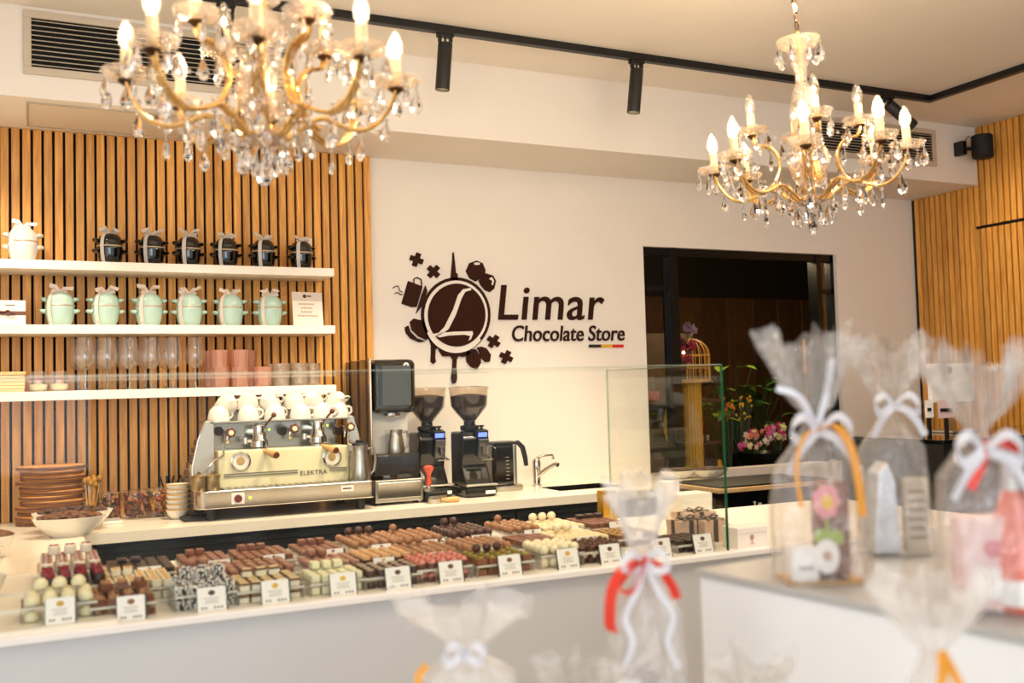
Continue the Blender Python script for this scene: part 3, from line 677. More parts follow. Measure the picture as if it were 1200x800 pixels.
p = W(407, 572, -.562); obj('badge', MB().box((p.x-.028, -.563, p.z-.012), (p.x+.028, -.560, p.z+.012)), paper, em); obj('badge_mark', MB().box((p.x-.020, -.5636, p.z-.003), (p.x+.018, -.563, p.z+.003)), choc, em)
b = MB(); b.tube([W(262, 520, -.45), W(262, 534, -.47), W(250, 540, -.50), W(241, 552, -.52), W(239, 566, -.52)], .005, 8); obj('steam_wand', b, chrome, em, smooth=True)
b = MB(); b.tube([W(408, 508, -.45), W(408, 520, -.47), W(424, 526, -.50), W(431, 540, -.50), W(428, 556, -.50)], .005, 8); obj('steam_wand', b, chrome, em, smooth=True)
b = MB(); b.prism([(0, 0), (.07, .0), (.09, .09), (.055, .10), (0, .09)], lambda u, v, t: (bx0+.02+u, t, CZ+.126+v), -.36, -.20); obj('cream_flank', b, cream, em, bev=.003)
# small canisters on the base
for px in (229.5, 246):
    x = X(px+3, -.50, 565); z = zb1; t = thing('canister', 'small gold lidded canister on the espresso machine base, ' + ('left' if px < 235 else 'right') + ' one of two', 'canister', (x, -.51, z), 'small canisters on the machine')
    obj('pot', MB().lathe([(.027, 0), (.029, .005), (.029, .052)], 20, (x, -.51, z)), M('aged_brass', '#b89f74', .3, .8, var=.05), t, smooth=True)
    obj('lid', MB().lathe([(.031, .052), (.031, .062), (.02, .066), (.006, .067), (.007, .078), (.002, .08)], 20, (x, -.51, z)), M('brass_lid', '#a88a56', .3, .8, var=.05), t, smooth=True)
def jug(name, lab, x, y, z, h, r, mat=steel):
    t = thing(name, lab, 'jug', (x, y, z))
    obj('body', MB().lathe([(r*.98, 0), (r, .006), (r*.98, h*.3), (r*.78, h*.72), (r*.72, h*.8), (r*.80, h), (r*.77, h), (r*.70, h*.8), (r*.95, h*.3), (r*.9, .01)], 28, (x, y, z)), mat, t, smooth=True)
    obj('spout', MB().prism([(-.016, 0), (.016, 0), (0, -.022)], lambda u, v, tt: (x - r*.74 + v*.9, y + u, z + tt), h*.86, h*1.0), mat, t)
    b = MB(); b.tube([(x+r*.72, y, z+h*.88), (x+r*1.35, y, z+h*.9), (x+r*1.55, y, z+h*.6), (x+r*1.4, y, z+h*.25), (x+r*.98, y, z+h*.15)], .0045, 8, flat=1.5); obj('handle', b, mat, t, smooth=True)
    return t
xj = X(421, -.50)
j = jug('milk_jug', 'steel milk jug standing at the right end of the espresso machine', xj, -.51, zb1, .155, .047)
obj('lid', MB().lathe([(.036, .155), (.032, .165), (.018, .167), (.018, .178), (.001, .179)], 20, (xj, -.51, zb1)), black, j, smooth=True)
# cups on top
def cup():
    t = thing('coffee_cup', 'x', 'cup')
    obj('bowl', MB().lathe([(.022, .066), (.024, .062), (.036, .05), (.044, .03), (.048, .0), (.046, .0), (.042, .03), (.034, .048), (.001, .06)], 24), china, t, smooth=True)
    b = MB(); b.tube([(.040, 0, .012), (.055, 0, .010), (.069, 0, .022), (.066, 0, .040), (.052, 0, .046), (.038, 0, .044)], .0048, 8, flat=1.3); obj('handle', b, china, t, smooth=True)
    return t
cp = cup(); nc = 0
names = []
for px, y, lv in ((256, -.36, 0), (291, -.36, 0), (322, -.36, 0), (352, -.37, 0), (378, -.36, 0), (397, -.35, 0), (274, -.24, 0), (305, -.24, 0), (338, -.25, 0), (366, -.25, 0), (264, -.30, 1), (290, -.31, 1), (318, -.31, 1), (345, -.31, 1), (368, -.31, 1), (392, -.31, 1)):
    x = X(px, y, 485); loc = (x, y, ztop + .004 + lv*.052)
    wh = ['leftmost', 'second from the left', 'third from the left', 'third from the right', 'second from the right', 'rightmost', 'leftmost', 'second', 'third', 'rightmost', 'leftmost', 'second from the left', 'third from the left', 'third from the right', 'second from the right', 'rightmost'][nc]
    rw = 'front row' if nc < 6 else ('rear row' if nc < 10 else 'upper layer')
    lab = f'white upturned coffee cup on the espresso machine, {rw}, {wh}'
    if nc == 0: cp.location = loc; cp.rotation_euler.z = .4; cp['label'] = lab; cp['group'] = 'upturned cups on the espresso machine'
    else:
        k_ = dup(cp, loc, random.uniform(-.6, .5), lab, 'upturned cups on the espresso machine')
        if lv: k_.rotation_euler = (random.uniform(.3, .9), random.uniform(-.5, .2), random.uniform(-.5, .4)); k_.location.z += .004
    nc += 1
# ------------------------------------------------------------------ hot chocolate dispenser
fy = -.42
ax0, ax1 = X(434, fy, 460), X(487, fy, 460); at_, am, ab = Z(421, fy, 460), Z(484, fy, 460), CZ
hd = thing('drink_dispenser', 'tall black and white hot chocolate dispenser with a dark glass hopper', 'coffee machine', ((ax0+ax1)/2, -.25, CZ))
obj('hopper', MB().box((ax0+.012, fy-.02, am), (ax1, -.13, at_)), M('smoked_gloss', '#16150f', .06, var=.1, coat=.6), hd, bev=.03, seg=5)
obj('hopper_window', MB().box((ax0+.05, fy-.0235, am+.035), (ax1-.03, fy-.0205, at_-.03)), M('window_green_grey', '#3b3c33', .1, var=.08, coat=.5), hd, bev=.001, seg=1)
obj('side_panel', MB().box((ax0, fy+.02, Z(560, fy, 460)), (ax0+.011, -.03, at_+.003)), M('bronze_gloss', '#2a1c10', .07, .3, var=.1, coat=.5), hd, bev=.004)
b = MB(); b.box((ax0-.003, fy-.006, Z(545, fy, 460)), (ax0+.006, fy+.0195, at_+.008)); obj('chrome_trim', b, chrome, hd, bev=.003)
p = W(476, 428, fy-.0215); b = MB(); b.xf = Matrix.Translation((p.x, fy-.0205, p.z)) @ Matrix.Rotation(PI/2, 4, 'X'); b.lathe([(.014, 0), (.014, .001)], 20); bd = obj('round_badge', b, china, hd)
b = MB(); b.xf = Matrix.Translation((p.x, fy-.0222, p.z)) @ Matrix.Rotation(PI/2, 4, 'X'); b.prism([(-.009,-.002),(-.002,.006),(.009,.004),(.001,.001),(.003,-.006)], lambda u,v,t:(u,v,t), -.0004, .0004); obj('badge_mark', b, black, bd)
wp = M('frosted_white', '#e7e0d4', .35, var=.02)
obj('column', MB().box((ax0+.012, -.36, CZ+.17), (ax1-.02, -.14, am+.01)), wp, hd, bev=.005)
b = MB(); b.lathe([(.040, 0), (.042, -.012), (.026, -.022), (.012, -.026)], 20, ((ax0+ax1)/2+.005, fy+.045, am)); obj('spout', b, chrome, hd, smooth=True)
obj('base', MB().box((ax0-.005, fy-.04, Z(556, fy, 460)), (ax1+.005, -.13, Z(531, fy-.03, 460))), M('dark_base', '#14110e', .15, var=.1, coat=.4), hd, bev=.012, seg=3)
bz = Z(556, fy, 460)
obj('drawer', MB().box((ax0-.002, fy-.05, CZ+.012), (ax1+.01, -.13, bz-.018)), steel, hd, bev=.004)
obj('drawer_front', MB().box((ax0+.01, fy-.056, CZ+.03), (ax1-.005, fy-.0505, bz-.03)), chrome, hd, bev=.002)
b = MB(); b.lathe([(.05, bz-.02), (.05, bz)], 20, ((ax0+ax1)/2, -.3, 0)); obj('neck', b, steel, hd)
for xx in (ax0+.02, ax1-.02): obj('foot', MB().lathe([(.014, 0), (.014, .012)], 12, (xx, fy-.02, CZ)), black, hd)
jz = Z(531, fy-.03, 460)
jug('steel_jug', 'plain steel jug on the tray of the tall drink dispenser', X(464.5, fy, 520), fy+.012, jz, .105, .041)
# ------------------------------------------------------------------ coffee grinders
gb = M('grinder_black', '#0e0f0f', .22, var=.1, coat=.3)
hop = thin('hopper_glass', tint='#efe4d8', base=.07, haze=.03)
beanm = M('coffee_beans', '#2c170e', .35, var=.4, scale=70, bump=1)
def grinder(cx, y, lab):
    t = thing('coffee_grinder', lab, 'coffee grinder', (cx, y, CZ)); z = CZ
    obj('base', MB().box((cx-.085, y-.13, z), (cx+.09, y+.10, z+.055)), gb, t, bev=.02, seg=3)
    b = MB(); b.prism([(-.10, .055), (.10, .055), (.10, .33), (-.035, .335), (-.075, .30), (-.060, .22), (-.04, .15), (-.08, .09)], lambda u, v, tt: (cx+tt, y+u, z+v), -.075, .075); obj('body', b, gb, t, bev=.012, seg=3)
    b = MB(); b.prism([(-.085, .335), (-.04, .345), (-.03, .31), (-.078, .297)], lambda u, v, tt: (cx+tt, y+u, z+v), -.002, .066); hd_ = obj('head_panel', b, M('panel_black', '#151515', .3, var=.1), t, bev=.003)
    p0, p1 = Vector((0, -.0875, .332)), Vector((0, -.0800, .301))
    b = MB(); b.prism([(-.0895, .326), (-.0845, .3255), (-.0795, .303), (-.0845, .303)], lambda u, v, tt: (cx+tt, y+u+.0005, z+v), .008, .056); obj('display', b, M('blue_display', '#4a5cc0', .2, emit='#6f86ff', es=1.2), hd_)
    b = MB(); b.prism([(-.105, .29), (-.088, .295), (-.062, .20), (-.08, .195)], lambda u, v, tt: (cx+tt, y+u, z+v), .004, .06); b2 = obj('chute', b, M('chute_grey', '#6d6a62', .3, .7, var=.1), t, bev=.004)
    b = MB(); b.lathe([(.018, .255), (.012, .215)], 14, (cx+.032, y-.11, z)); b.tube([(cx-.0, y-.09, z+.20), (cx-.0, y-.14, z+.19), (cx+.06, y-.14, z+.19), (cx+.06, y-.09, z+.20)], .004, 8); obj('portafilter_fork', b, steel, b2, smooth=True)
    obj('chrome_band', MB().box((cx-.086, y-.131, z+.056), (cx+.091, y-.01, z+.066)), steel, t, bev=.004)
    obj('label', MB().box((cx+.02, y-.1312, z+.015), (cx+.075, y-.1302, z+.032)), paper, t)
    b = MB(); b.lathe([(.045, .335), (.05, .345), (.05, .36), (.03, .365), (.03, .385)], 20, (cx-.005, y, z)); b.lathe([(.008, .335), (.008, .352), (.014, .354), (.014, .362)], 10, (cx+.05, y-.03, z)); obj('collar', b, black, t, smooth=True)
    hp = [(.032, .385), (.045, .40), (.092, .455), (.096, .465), (.103, .545), (.104, .552)]
    k = 4; 
    ho = obj('hopper', MB().lathe(hp, 20, (cx-.005, y, z), cap=False), hop, t, smooth=True)
    obj('beans', MB().lathe([(.030, .387), (.043, .402), (.089, .457), (.093, .468), (.098, .515), (.05, .525), (.002, .528)], 20, (cx-.005, y, z)), beanm, t, smooth=True)
    obj('lid', MB().lathe([(.104, .552), (.107, .552), (.107, .562), (.09, .566), (.001, .567)], 24, (cx-.005, y, z)), hop, t, smooth=True)
    t.scale = (.93, .93, .935); return t
grinder(X(503, -.2, 570), -.20, 'black coffee grinder with bean hopper partly hidden by the drink dispenser')
grinder(X(553, -.32, 570), -.32, 'black coffee grinder standing free with full bean hopper under the logo drip')
# tamping station and portafilter
x = X(503, -.45, 580); t = thing('tamping_station', 'small black tamping stand between the dispenser and the grinder', 'coffee tool', (x, -.46, CZ))
obj('block', MB().box((x-.03, -.50, CZ), (x+.075, -.41, CZ+.05)), black, t, bev=.008); obj('rail', MB().box((x-.02, -.505, CZ+.02), (x+.065, -.50, CZ+.03)), steel, t)
x2 = x - .005; t = thing('coffee_tamper', 'tamper with a glossy coral red handle', 'coffee tool', (x2, -.46, CZ+.05))
obj('base', MB().lathe([(.029, 0), (.029, .012), (.012, .018), (.010, .026)], 20, (x2, -.46, CZ+.05)), steel, t, smooth=True)
obj('handle', MB().lathe([(.010, .024), (.013, .04), (.010, .065), (.016, .085), (.025, .10), (.024, .112), (.012, .118)], 20, (x2, -.46, CZ+.05)), M('coral_handle', '#e2573c', .25, coat=.5, var=.03), t, smooth=True)
t = thing('portafilter_handle', 'portafilter with a pale wooden handle lying in front of the tamping stand', 'coffee tool', (x, -.52, CZ))
b = MB(); b.lathe([(.03, .0), (.032, .022), (.028, .024)], 20, (x-.005, -.53, CZ)); obj('basket', b, steel, t, smooth=True)
b = MB(); b.tube([(x+.024, -.535, CZ+.014), (x+.05, -.54, CZ+.013), (x+.09, -.55, CZ+.013), (x+.105, -.552, CZ+.013)], [.008, .011, .014, .010], 12); obj('handle', b, MATS['handle_wood'], t, smooth=True)
# filter coffee maker (black jug appliance)
cx = X(592, -.22, 560); t = thing('coffee_jug_maker', 'black glass drip coffee jug with a big side handle on a silver base', 'coffee maker', (cx, -.2, CZ)); z = CZ
obj('base', MB().lathe([(.10, 0), (.104, .006), (.104, .022), (.095, .028)], 32, (cx, -.2, z), sy=.8), steel, t, smooth=True)
obj('jug', MB().box((cx-.085, -.265, z+.028), (cx+.045, -.13, z+.235)), M('smoky_black', '#15120f', .08, var=.2, coat=.6), t, bev=.018, seg=3)
obj('steel_band', MB().box((cx+.025, -.268, z+.029), (cx+.047, -.128, z+.232)), steel, t, bev=.006)
obj('lid', MB().box((cx-.075, -.26, z+.235), (cx+.07, -.135, z+.245)), black, t, bev=.004)
b = MB(); b.tube([(cx+.045, -.2, z+.228), (cx+.085, -.2, z+.236), (cx+.112, -.2, z+.21), (cx+.125, -.2, z+.16), (cx+.132, -.2, z+.115)], [.012, .013, .014, .013, .011], 10); obj('handle', b, black, t, smooth=True)
b = MB()
for k in range(7): b.box((cx-.015, -.2665, z+.06+k*.018), (cx+.003, -.2655, z+.062+k*.018))
obj('scale_marks', b, M('pale_mark', '#c9b89e', .4, var=.1), t)
# faucet
fx = X(629, -.12, 560); t = thing('faucet', 'chrome single lever tap at the sink', 'tap', (fx, -.12, CZ))
b = MB(); b.lathe([(.026, 0), (.026, .008), (.021, .012), (.022, .09), (.024, .125), (.018, .14)], 20, (fx, -.12, CZ)); obj('body', b, chrome, t, smooth=True)
b = MB(); b.tube([(fx+.0, -.13, CZ+.05), (fx+.03, -.18, CZ+.09), (fx+.055, -.23, CZ+.118), (fx+.062, -.245, CZ+.112)], [.013, .012, .011, .012], 12); obj('spout', b, chrome, t, smooth=True)
b = MB(); b.tube([(fx, -.12, CZ+.14), (fx+.03, -.13, CZ+.155), (fx+.085, -.14, CZ+.158), (fx+.09, -.14, CZ+.135)], [.016, .010, .009, .012], 10, flat=.7); obj('lever', b, chrome, t, smooth=True)
# ------------------------------------------------------------------ left part of the back counter
ORDS = ['first', 'second', 'third', 'fourth', 'fifth', 'sixth', 'seventh', 'eighth', 'ninth', 'tenth', 'eleventh', 'twelfth']
bk = M('bark_brown', '#6b3d17', .7, var=.3, scale=40); pw = wood('slice_wood', '#b5701f', '#e8a85a', vert=False)
for i in range(12):
    px = 61 + random.uniform(-3, 3); y = -.17 + random.uniform(-.008, .008); x = X(px, y, 590); z = CZ + i*.0205
    b = MB(); n = 26; rx = .122 + random.uniform(-.006, .008); ry = .085
    ring = [(x + rx*math.cos(2*PI*k/n)*(1+random.uniform(-.05, .04)), y + ry*math.sin(2*PI*k/n)) for k in range(n)]
    b.prism(ring, lambda u, v, t: (u, v, t + (u-x)*.0), z, z+.0185)
    t = thing('wooden_slice', f'oval wooden slice with bark edge behind the nut bowls, {ORDS[i]} from the bottom', 'board', (x, y, z), 'wooden slices stacked behind the nut bowl')
    obj('wood', b, pw, t, bev=.004, seg=2)
    b = MB(); b.tube([(u, v, z+.009) for u, v in ring] + [(ring[0][0], ring[0][1], z+.009)], .0062, 6, cap=False); obj('bark', b, bk, t, smooth=True)
def jar(px, y, r, h, lab, colors, cat='jar', fillh=.8, sticks=0):
    x = X(px, y, 590); t = thing('glass_jar', lab, cat, (x, y, CZ))
    obj('glass', MB().lathe([(r*.9, 0), (r, .008), (r, h*.85), (r*.94, h)], 24, (x, y, CZ), cap=False), glass, t, smooth=True)
    obj('rim', MB().lathe([(r*.94, h), (r*.98, h+.002), (r*.9, h+.003)], 24, (x, y, CZ), cap=False), MATS['stem_glass'], t, smooth=True)
    rr = random.Random(int(px)); k = 0
    if not sticks:
        for col in colors:
            b = MB()
            for q in range(34):
                a = rr.uniform(0, 2*PI); d = r*.78*math.sqrt(rr.random()); b.cbox((x+d*math.cos(a), y+d*math.sin(a), CZ+.012+rr.random()*h*fillh), (.02, .012, .009), (rr.random()*3, rr.random()*3, rr.random()*3))
            tag(obj('wrapped_sweets', b, M('sweet_'+col[1:], col, .35, var=.1), t), kind='stuff'); k += 1
    else:
        for q in range(sticks):
            a = rr.uniform(0, 2*PI); d = r*.6; b = MB(); e = Vector((x+d*1.3*math.cos(a), y+d*1.3*math.sin(a), CZ+h*rr.uniform(1.0, 1.15)))
            b.tube([(x+d*.6*math.cos(a), y+d*.6*math.sin(a), CZ+.01), e], .003, 6); s = obj('stick', b, MATS['handle_wood'], t); obj('stick_tip', MB().ball(e, (.013, .013, .016), 10, 6), M('tip_choc', colors[q % len(colors)], .35, var=.1), s, smooth=True)
    return t
jar(106, -.18, .048, .155, 'tall glass jar of stirring sticks with gold and brown tips', ['#a8792e', '#5b3a1e', '#cf9c3f'], sticks=9)
jar(129, -.22, .045, .115, 'glass jar of gold, green and red wrapped sweets beside the stick jar', ['#96681c', '#7a6a2c', '#7a2a1c', '#3a2415'])
jar(160, -.20, .062, .115, 'wide glass jar of reddish brown wrapped sweets, third jar from the left', ['#7d4226', '#965430', '#9c7030', '#5a2a20'])
jar(185, -.21, .047, .12, 'glass jar of bright orange and yellow wrapped sweets, rightmost jar', ['#b8761c', '#9c4420', '#b8862e', '#54483a'])
# spoons behind
x = X(197, -.12, 570); t = thing('scoop_pot', 'dark pot of black spoon handles behind the stacked bowls', 'pot', (x, -.10, CZ))
obj('pot', MB().lathe([(.035, 0), (.038, .10), (.034, .10), (.032, .02)], 20, (x, -.10, CZ)), dkbrass, t, smooth=True)
for k in range(4):
    b = MB(); a = -.6+k*.4; b.tube([(x, -.10, CZ+.06), (x-.035+.03*k, -.12, CZ+.165)], [.004, .009], 8, flat=.5); obj('handle', b, black, t, smooth=True)
x = X(208, -.36, 590)
rimy = M('ochre_rim', '#c9953f', .4, var=.05)
for k in range(6):
    t = thing('bowl', f'small white ochre rimmed bowl stacked left of the espresso machine, {ORDS[k]} from the bottom', 'bowl', (x, -.36, CZ+k*.021), 'stacked small bowls left of the machine')
    r = .048
    obj('body', MB().lathe([(r*.45, 0), (r*.5, .002), (r*.85, .022), (r, .042), (r*.97, .043), (r*.8, .024), (.001, .008)], 24, (x, -.36, CZ+k*.021)), china, t, smooth=True)
    obj('rim', MB().lathe([(r*1.005, .040), (r*1.03, .043), (r*.97, .0445)], 24, (x, -.36, CZ+k*.021), cap=False), rimy, t, smooth=True)
x = X(236, -.24, 600) - .09
for k in range(9):
    o = obj('paper_sleeve', MB().prism([(-.05, 0), (.05, 0), (.047+random.uniform(-.01,.01), .022), (-.047, .024)], lambda u, v, t: (x + .02 + k*.011 + u*.7, t, CZ+.04+k*.032+v), -.24, -.14), M('kraft_dark', '#6f5136', .8, var=.2), bev=.002, seg=1)
    tag(o, f'crumpled brown paper sleeve behind the espresso machine left side, {ORDS[k]} from the bottom', 'paper', 'brown paper sleeves behind the espresso machine')
o = obj('tray_mat', MB().box((X(205, -.4, 600)+.02, -.50, CZ), (X(228, -.4, 600)+.06, -.33, CZ+.012)), M('dark_cloth', '#2a2a2c', .8, var=.2), bev=.004); tag(o, 'dark folded cloth under the left end of the espresso machine', 'cloth')
# ------------------------------------------------------------------ oval bowls of nuts
def ovalbowl(c, rx, ry, h, lab, nut=True, grp=None, nutm=None, rz=0, tilt=0):
    t = thing('bowl', lab, 'bowl', c, grp)
    b = MB(); b.lathe([(.45, 0), (.5, .0), (.66, h*.22), (.88, h*.65), (1, h), (.975, h*1.01), (.86, h*.68), (.62, h*.3), (.01, h*.2)], 36, c, sx=rx, sy=ry); obj('body', b, china, t, smooth=True)
    if nut:
        q = MB(); rr = random.Random(int(c[0]*999)); 
        q.lathe([(.88, h*.82), (.5, h*1.02), (.01, h*1.08)], 24, c, sx=rx, sy=ry)
        for k in range(170):
            a = rr.uniform(0, 2*PI); d = .84*math.sqrt(rr.random()); q.ball((c[0]+d*rx*math.cos(a), c[1]+d*ry*math.sin(a), c[2]+h*(.92+.28*(1-d*d))), (.011, .009, .008), 6, 4, .3)
        tag(obj('nuts', q, nutm or M('caramel_nuts', '#8a5a36', .5, c2='#4c2a18', scale=70), t), kind='stuff')
    t.rotation_euler.z = rz; return t
p = WZ(92, 622, CZ)
ovalbowl((WZ(82, 611, CZ).x, -.47, CZ), .150, .10, .075, 'oval white bowl of dark caramelised nuts, the rear one of the pair', nutm=M('dark_nuts', '#6a4a34', .5, c2='#3a2418', scale=70))
ovalbowl((WZ(80, 624, CZ).x, -.64, CZ+.0), .130, .085, .072, 'oval white bowl heaped with caramelised nuts, the front one of the pair')
for i, (px, py, nut) in enumerate(((-8, 652, True), (-24, 668, False), (-28, 684, False), (-26, 708, False))):
    c = WZ(px, py, .903); ovalbowl((c.x, c.y, .903), .066, .06, .068, ['white round bowl with brown truffles at the left edge of the counter, rearmost', 'white bowl at the left edge of the counter, second from the back', 'white bowl at the left edge of the counter, third from the back', 'white bowl at the left edge of the counter, nearest'][i], nut, 'white bowls at the left edge')
o = obj('dish', MB().box((X(118, -.3, 605), -.38, CZ), (X(142, -.3, 605), -.25, CZ+.014)), china, bev=.003); tag(o, 'flat square white dish right of the nut bowls', 'dish')
# ------------------------------------------------------------------ chandeliers
def spline(pts, n=6):
    P = [Vector(p) for p in pts]; P = [P[0]*2-P[1]] + P + [P[-1]*2-P[-2]]; out = []
    for i in range(1, len(P)-2):
        for k in range(n):
            t = k/n; a, b, c, d = P[i-1:i+3]
            out.append(.5*((2*b) + (c-a)*t + (2*a-5*b+4*c-d)*t*t + (3*b-a-3*c+d)*t**3))
    out.append(P[-2]); return out
gold = M('gilt_arm', '#e6b871', .15, .75, var=.08, scale=20)
candm = M('cream_candle', '#ecd2a0', .5, var=.03)
bulbm = thin('bulb_glass', base=.08, amp=.8, haze=.05, hazecol='#fff0d8')
filam = M('filament_glow', '#ffe0b0', .5, emit='#ffd596', es=16)
dropme = None
def dropmesh():
    mb = MB(); mb.lathe([(.0015, 0), (.004, -.006), (.0115, -.024), (.0135, -.034), (.010, -.045), (.0012, -.051)], 8, sy=.55)
    return mb
def small(mb, name, mat, par): return obj(name, mb, mat, par)
class Shared: pass
SH = Shared()
def mkdrop(par, x, y, z, a, sc):
    if not hasattr(SH, 'drop'):
        o = obj('crystal_drop', dropmesh(), crystal, par, local=True); SH.drop = o.data
    else: o = bpy.data.objects.new('crystal_drop', SH.drop); COL.objects.link(o); o.parent = par
    o.location = (x, y, z); o.rotation_euler = (random.uniform(-.1, .1), random.uniform(-.1, .1), a); o.scale = (sc,)*3; return o
def mkbead(par, x, y, z, sc):
    if not hasattr(SH, 'bead'):
        o = obj('crystal_bead', MB().ball((0, 0, 0), .006, 8, 5), crystal, par, local=True); SH.bead = o.data
    else: o = bpy.data.objects.new('crystal_bead', SH.bead); COL.objects.link(o); o.parent = par
    o.location = (x, y, z); o.scale = (sc,)*3; return o
def mkarm(root, kind, ang, R, zc, tilt=(0, 0)):
    a = bpy.data.objects.new('arm', SH.arm[kind]) if kind in SH.arm else None
    if a is None:
        b = MB(); pts = SH.prof[kind]
        b.tube([(r, .0, z) for r, z in spline(pts, 6)], .0050, 8); b.tube([(r, .010, z) for r, z in spline(pts, 6)], .0035, 6); b.tube([(r, -.010, z) for r, z in spline(pts, 6)], .0035, 6)
        a = obj('arm', b, gold, root, smooth=True, local=True); SH.arm[kind] = a.data
    else: COL.objects.link(a); a.parent = root
    a.rotation_euler = (0, 0, ang); r, z = SH.prof[kind][-1]
    def sub(nm, key, make, mat, loc, sm=True):
        if key not in SH.d:
            o = obj(nm, make(), mat, root, smooth=sm, local=True); SH.d[key] = o.data; o.parent = a
        else: o = bpy.data.objects.new(nm, SH.d[key]); COL.objects.link(o); o.parent = a
        o.location = loc; return o
    def cupm():
        b = MB(); n = 24; pr_ = [(.008, -.004), (.022, .0), (.036, .006), (.049, .020), (.051, .024), (.046, .022), (.034, .011), (.02, .006), (.009, .004)]
        b.lathe(pr_, n, cap=False); m_ = n
        for i, v in enumerate(b.v):
            k = i % n; q = math.hypot(v.x, v.y)
            if q > .03: s = 1 + .11*math.cos(6*2*PI*k/n); b.v[i] = Vector((v.x*s, v.y*s, v.z - .004*math.cos(6*2*PI*k/n)))
        return b
    sub('drip_pan', 'pan', cupm, SH.cupmat, (r, 0, z), False)
    sub('socket_cap', 'cap', lambda: MB().lathe([(.004, -.014), (.010, -.010), (.019, -.003), (.018, .001), (.002, .001)], 16), dkbrass, (r, 0, z))
    sub('candle_tube', 'candle', lambda: MB().lathe([(.0128, .002), (.0125, .068), (.010, .070)], 16), candm, (r, 0, z))
    sub('bulb', 'bulb', lambda: MB().lathe([(.010, .070), (.0155, .084), (.0175, .094), (.0155, .108), (.0095, .124), (.004, .134), (.001, .137)], 16, cap=False), bulbm, (r, 0, z))
    sub('filament', 'fil', lambda: MB().ball((0, 0, .089), (.006, .006, .011), 10, 7), filam, (r, 0, z))
    nd = 5
    for k in range(nd):
        q = 2*PI*(k+.3)/nd + ang; mkbead(a, r+.048*math.cos(q), .048*math.sin(q), z+.012, .9); mkbead(a, r+.049*math.cos(q), .049*math.sin(q), z+.001, .8)
        mkdrop(a, r+.050*math.cos(q), .050*math.sin(q), z-.004, q, random.uniform(.85, 1.15))
    pts = spline(SH.prof[kind], 6)
    for f_ in (.25, .42, .62, .8) if kind == 'low' else (.3, .6):
        p = pts[int(f_*len(pts))]; mkbead(a, p[0], 0, p[1]-.012, 1); mkdrop(a, p[0], 0, p[1]-.018, random.uniform(0, 3), random.uniform(.95, 1.2))
        q = pts[int(f_*len(pts))]; mkbead(a, q[0], 0, q[1]+.013, 1.2)
    # chain of beads from cup inwards
    for k in range(3): mkbead(a, r-.05-.02*k, 0, z+.01-.016*math.sin(PI*(k+1)/4)-.01*k, .9)
    if kind == 'low': mkdrop(a, r, 0, z-.016, 0, 1.0)
SH.arm = {}; SH.d = {}
SH.prof = {'low': [(.022, -.128), (.055, -.128), (.095, -.098), (.13, -.082), (.17, -.098), (.215, -.108), (.258, -.088), (.288, -.045), (.300, -.006)],
           'up': [(.145, -.135), (.165, -.10), (.155, -.05), (.118, -.01), (.108, .035), (.122, .075), (.150, .10), (.172, .108)]}
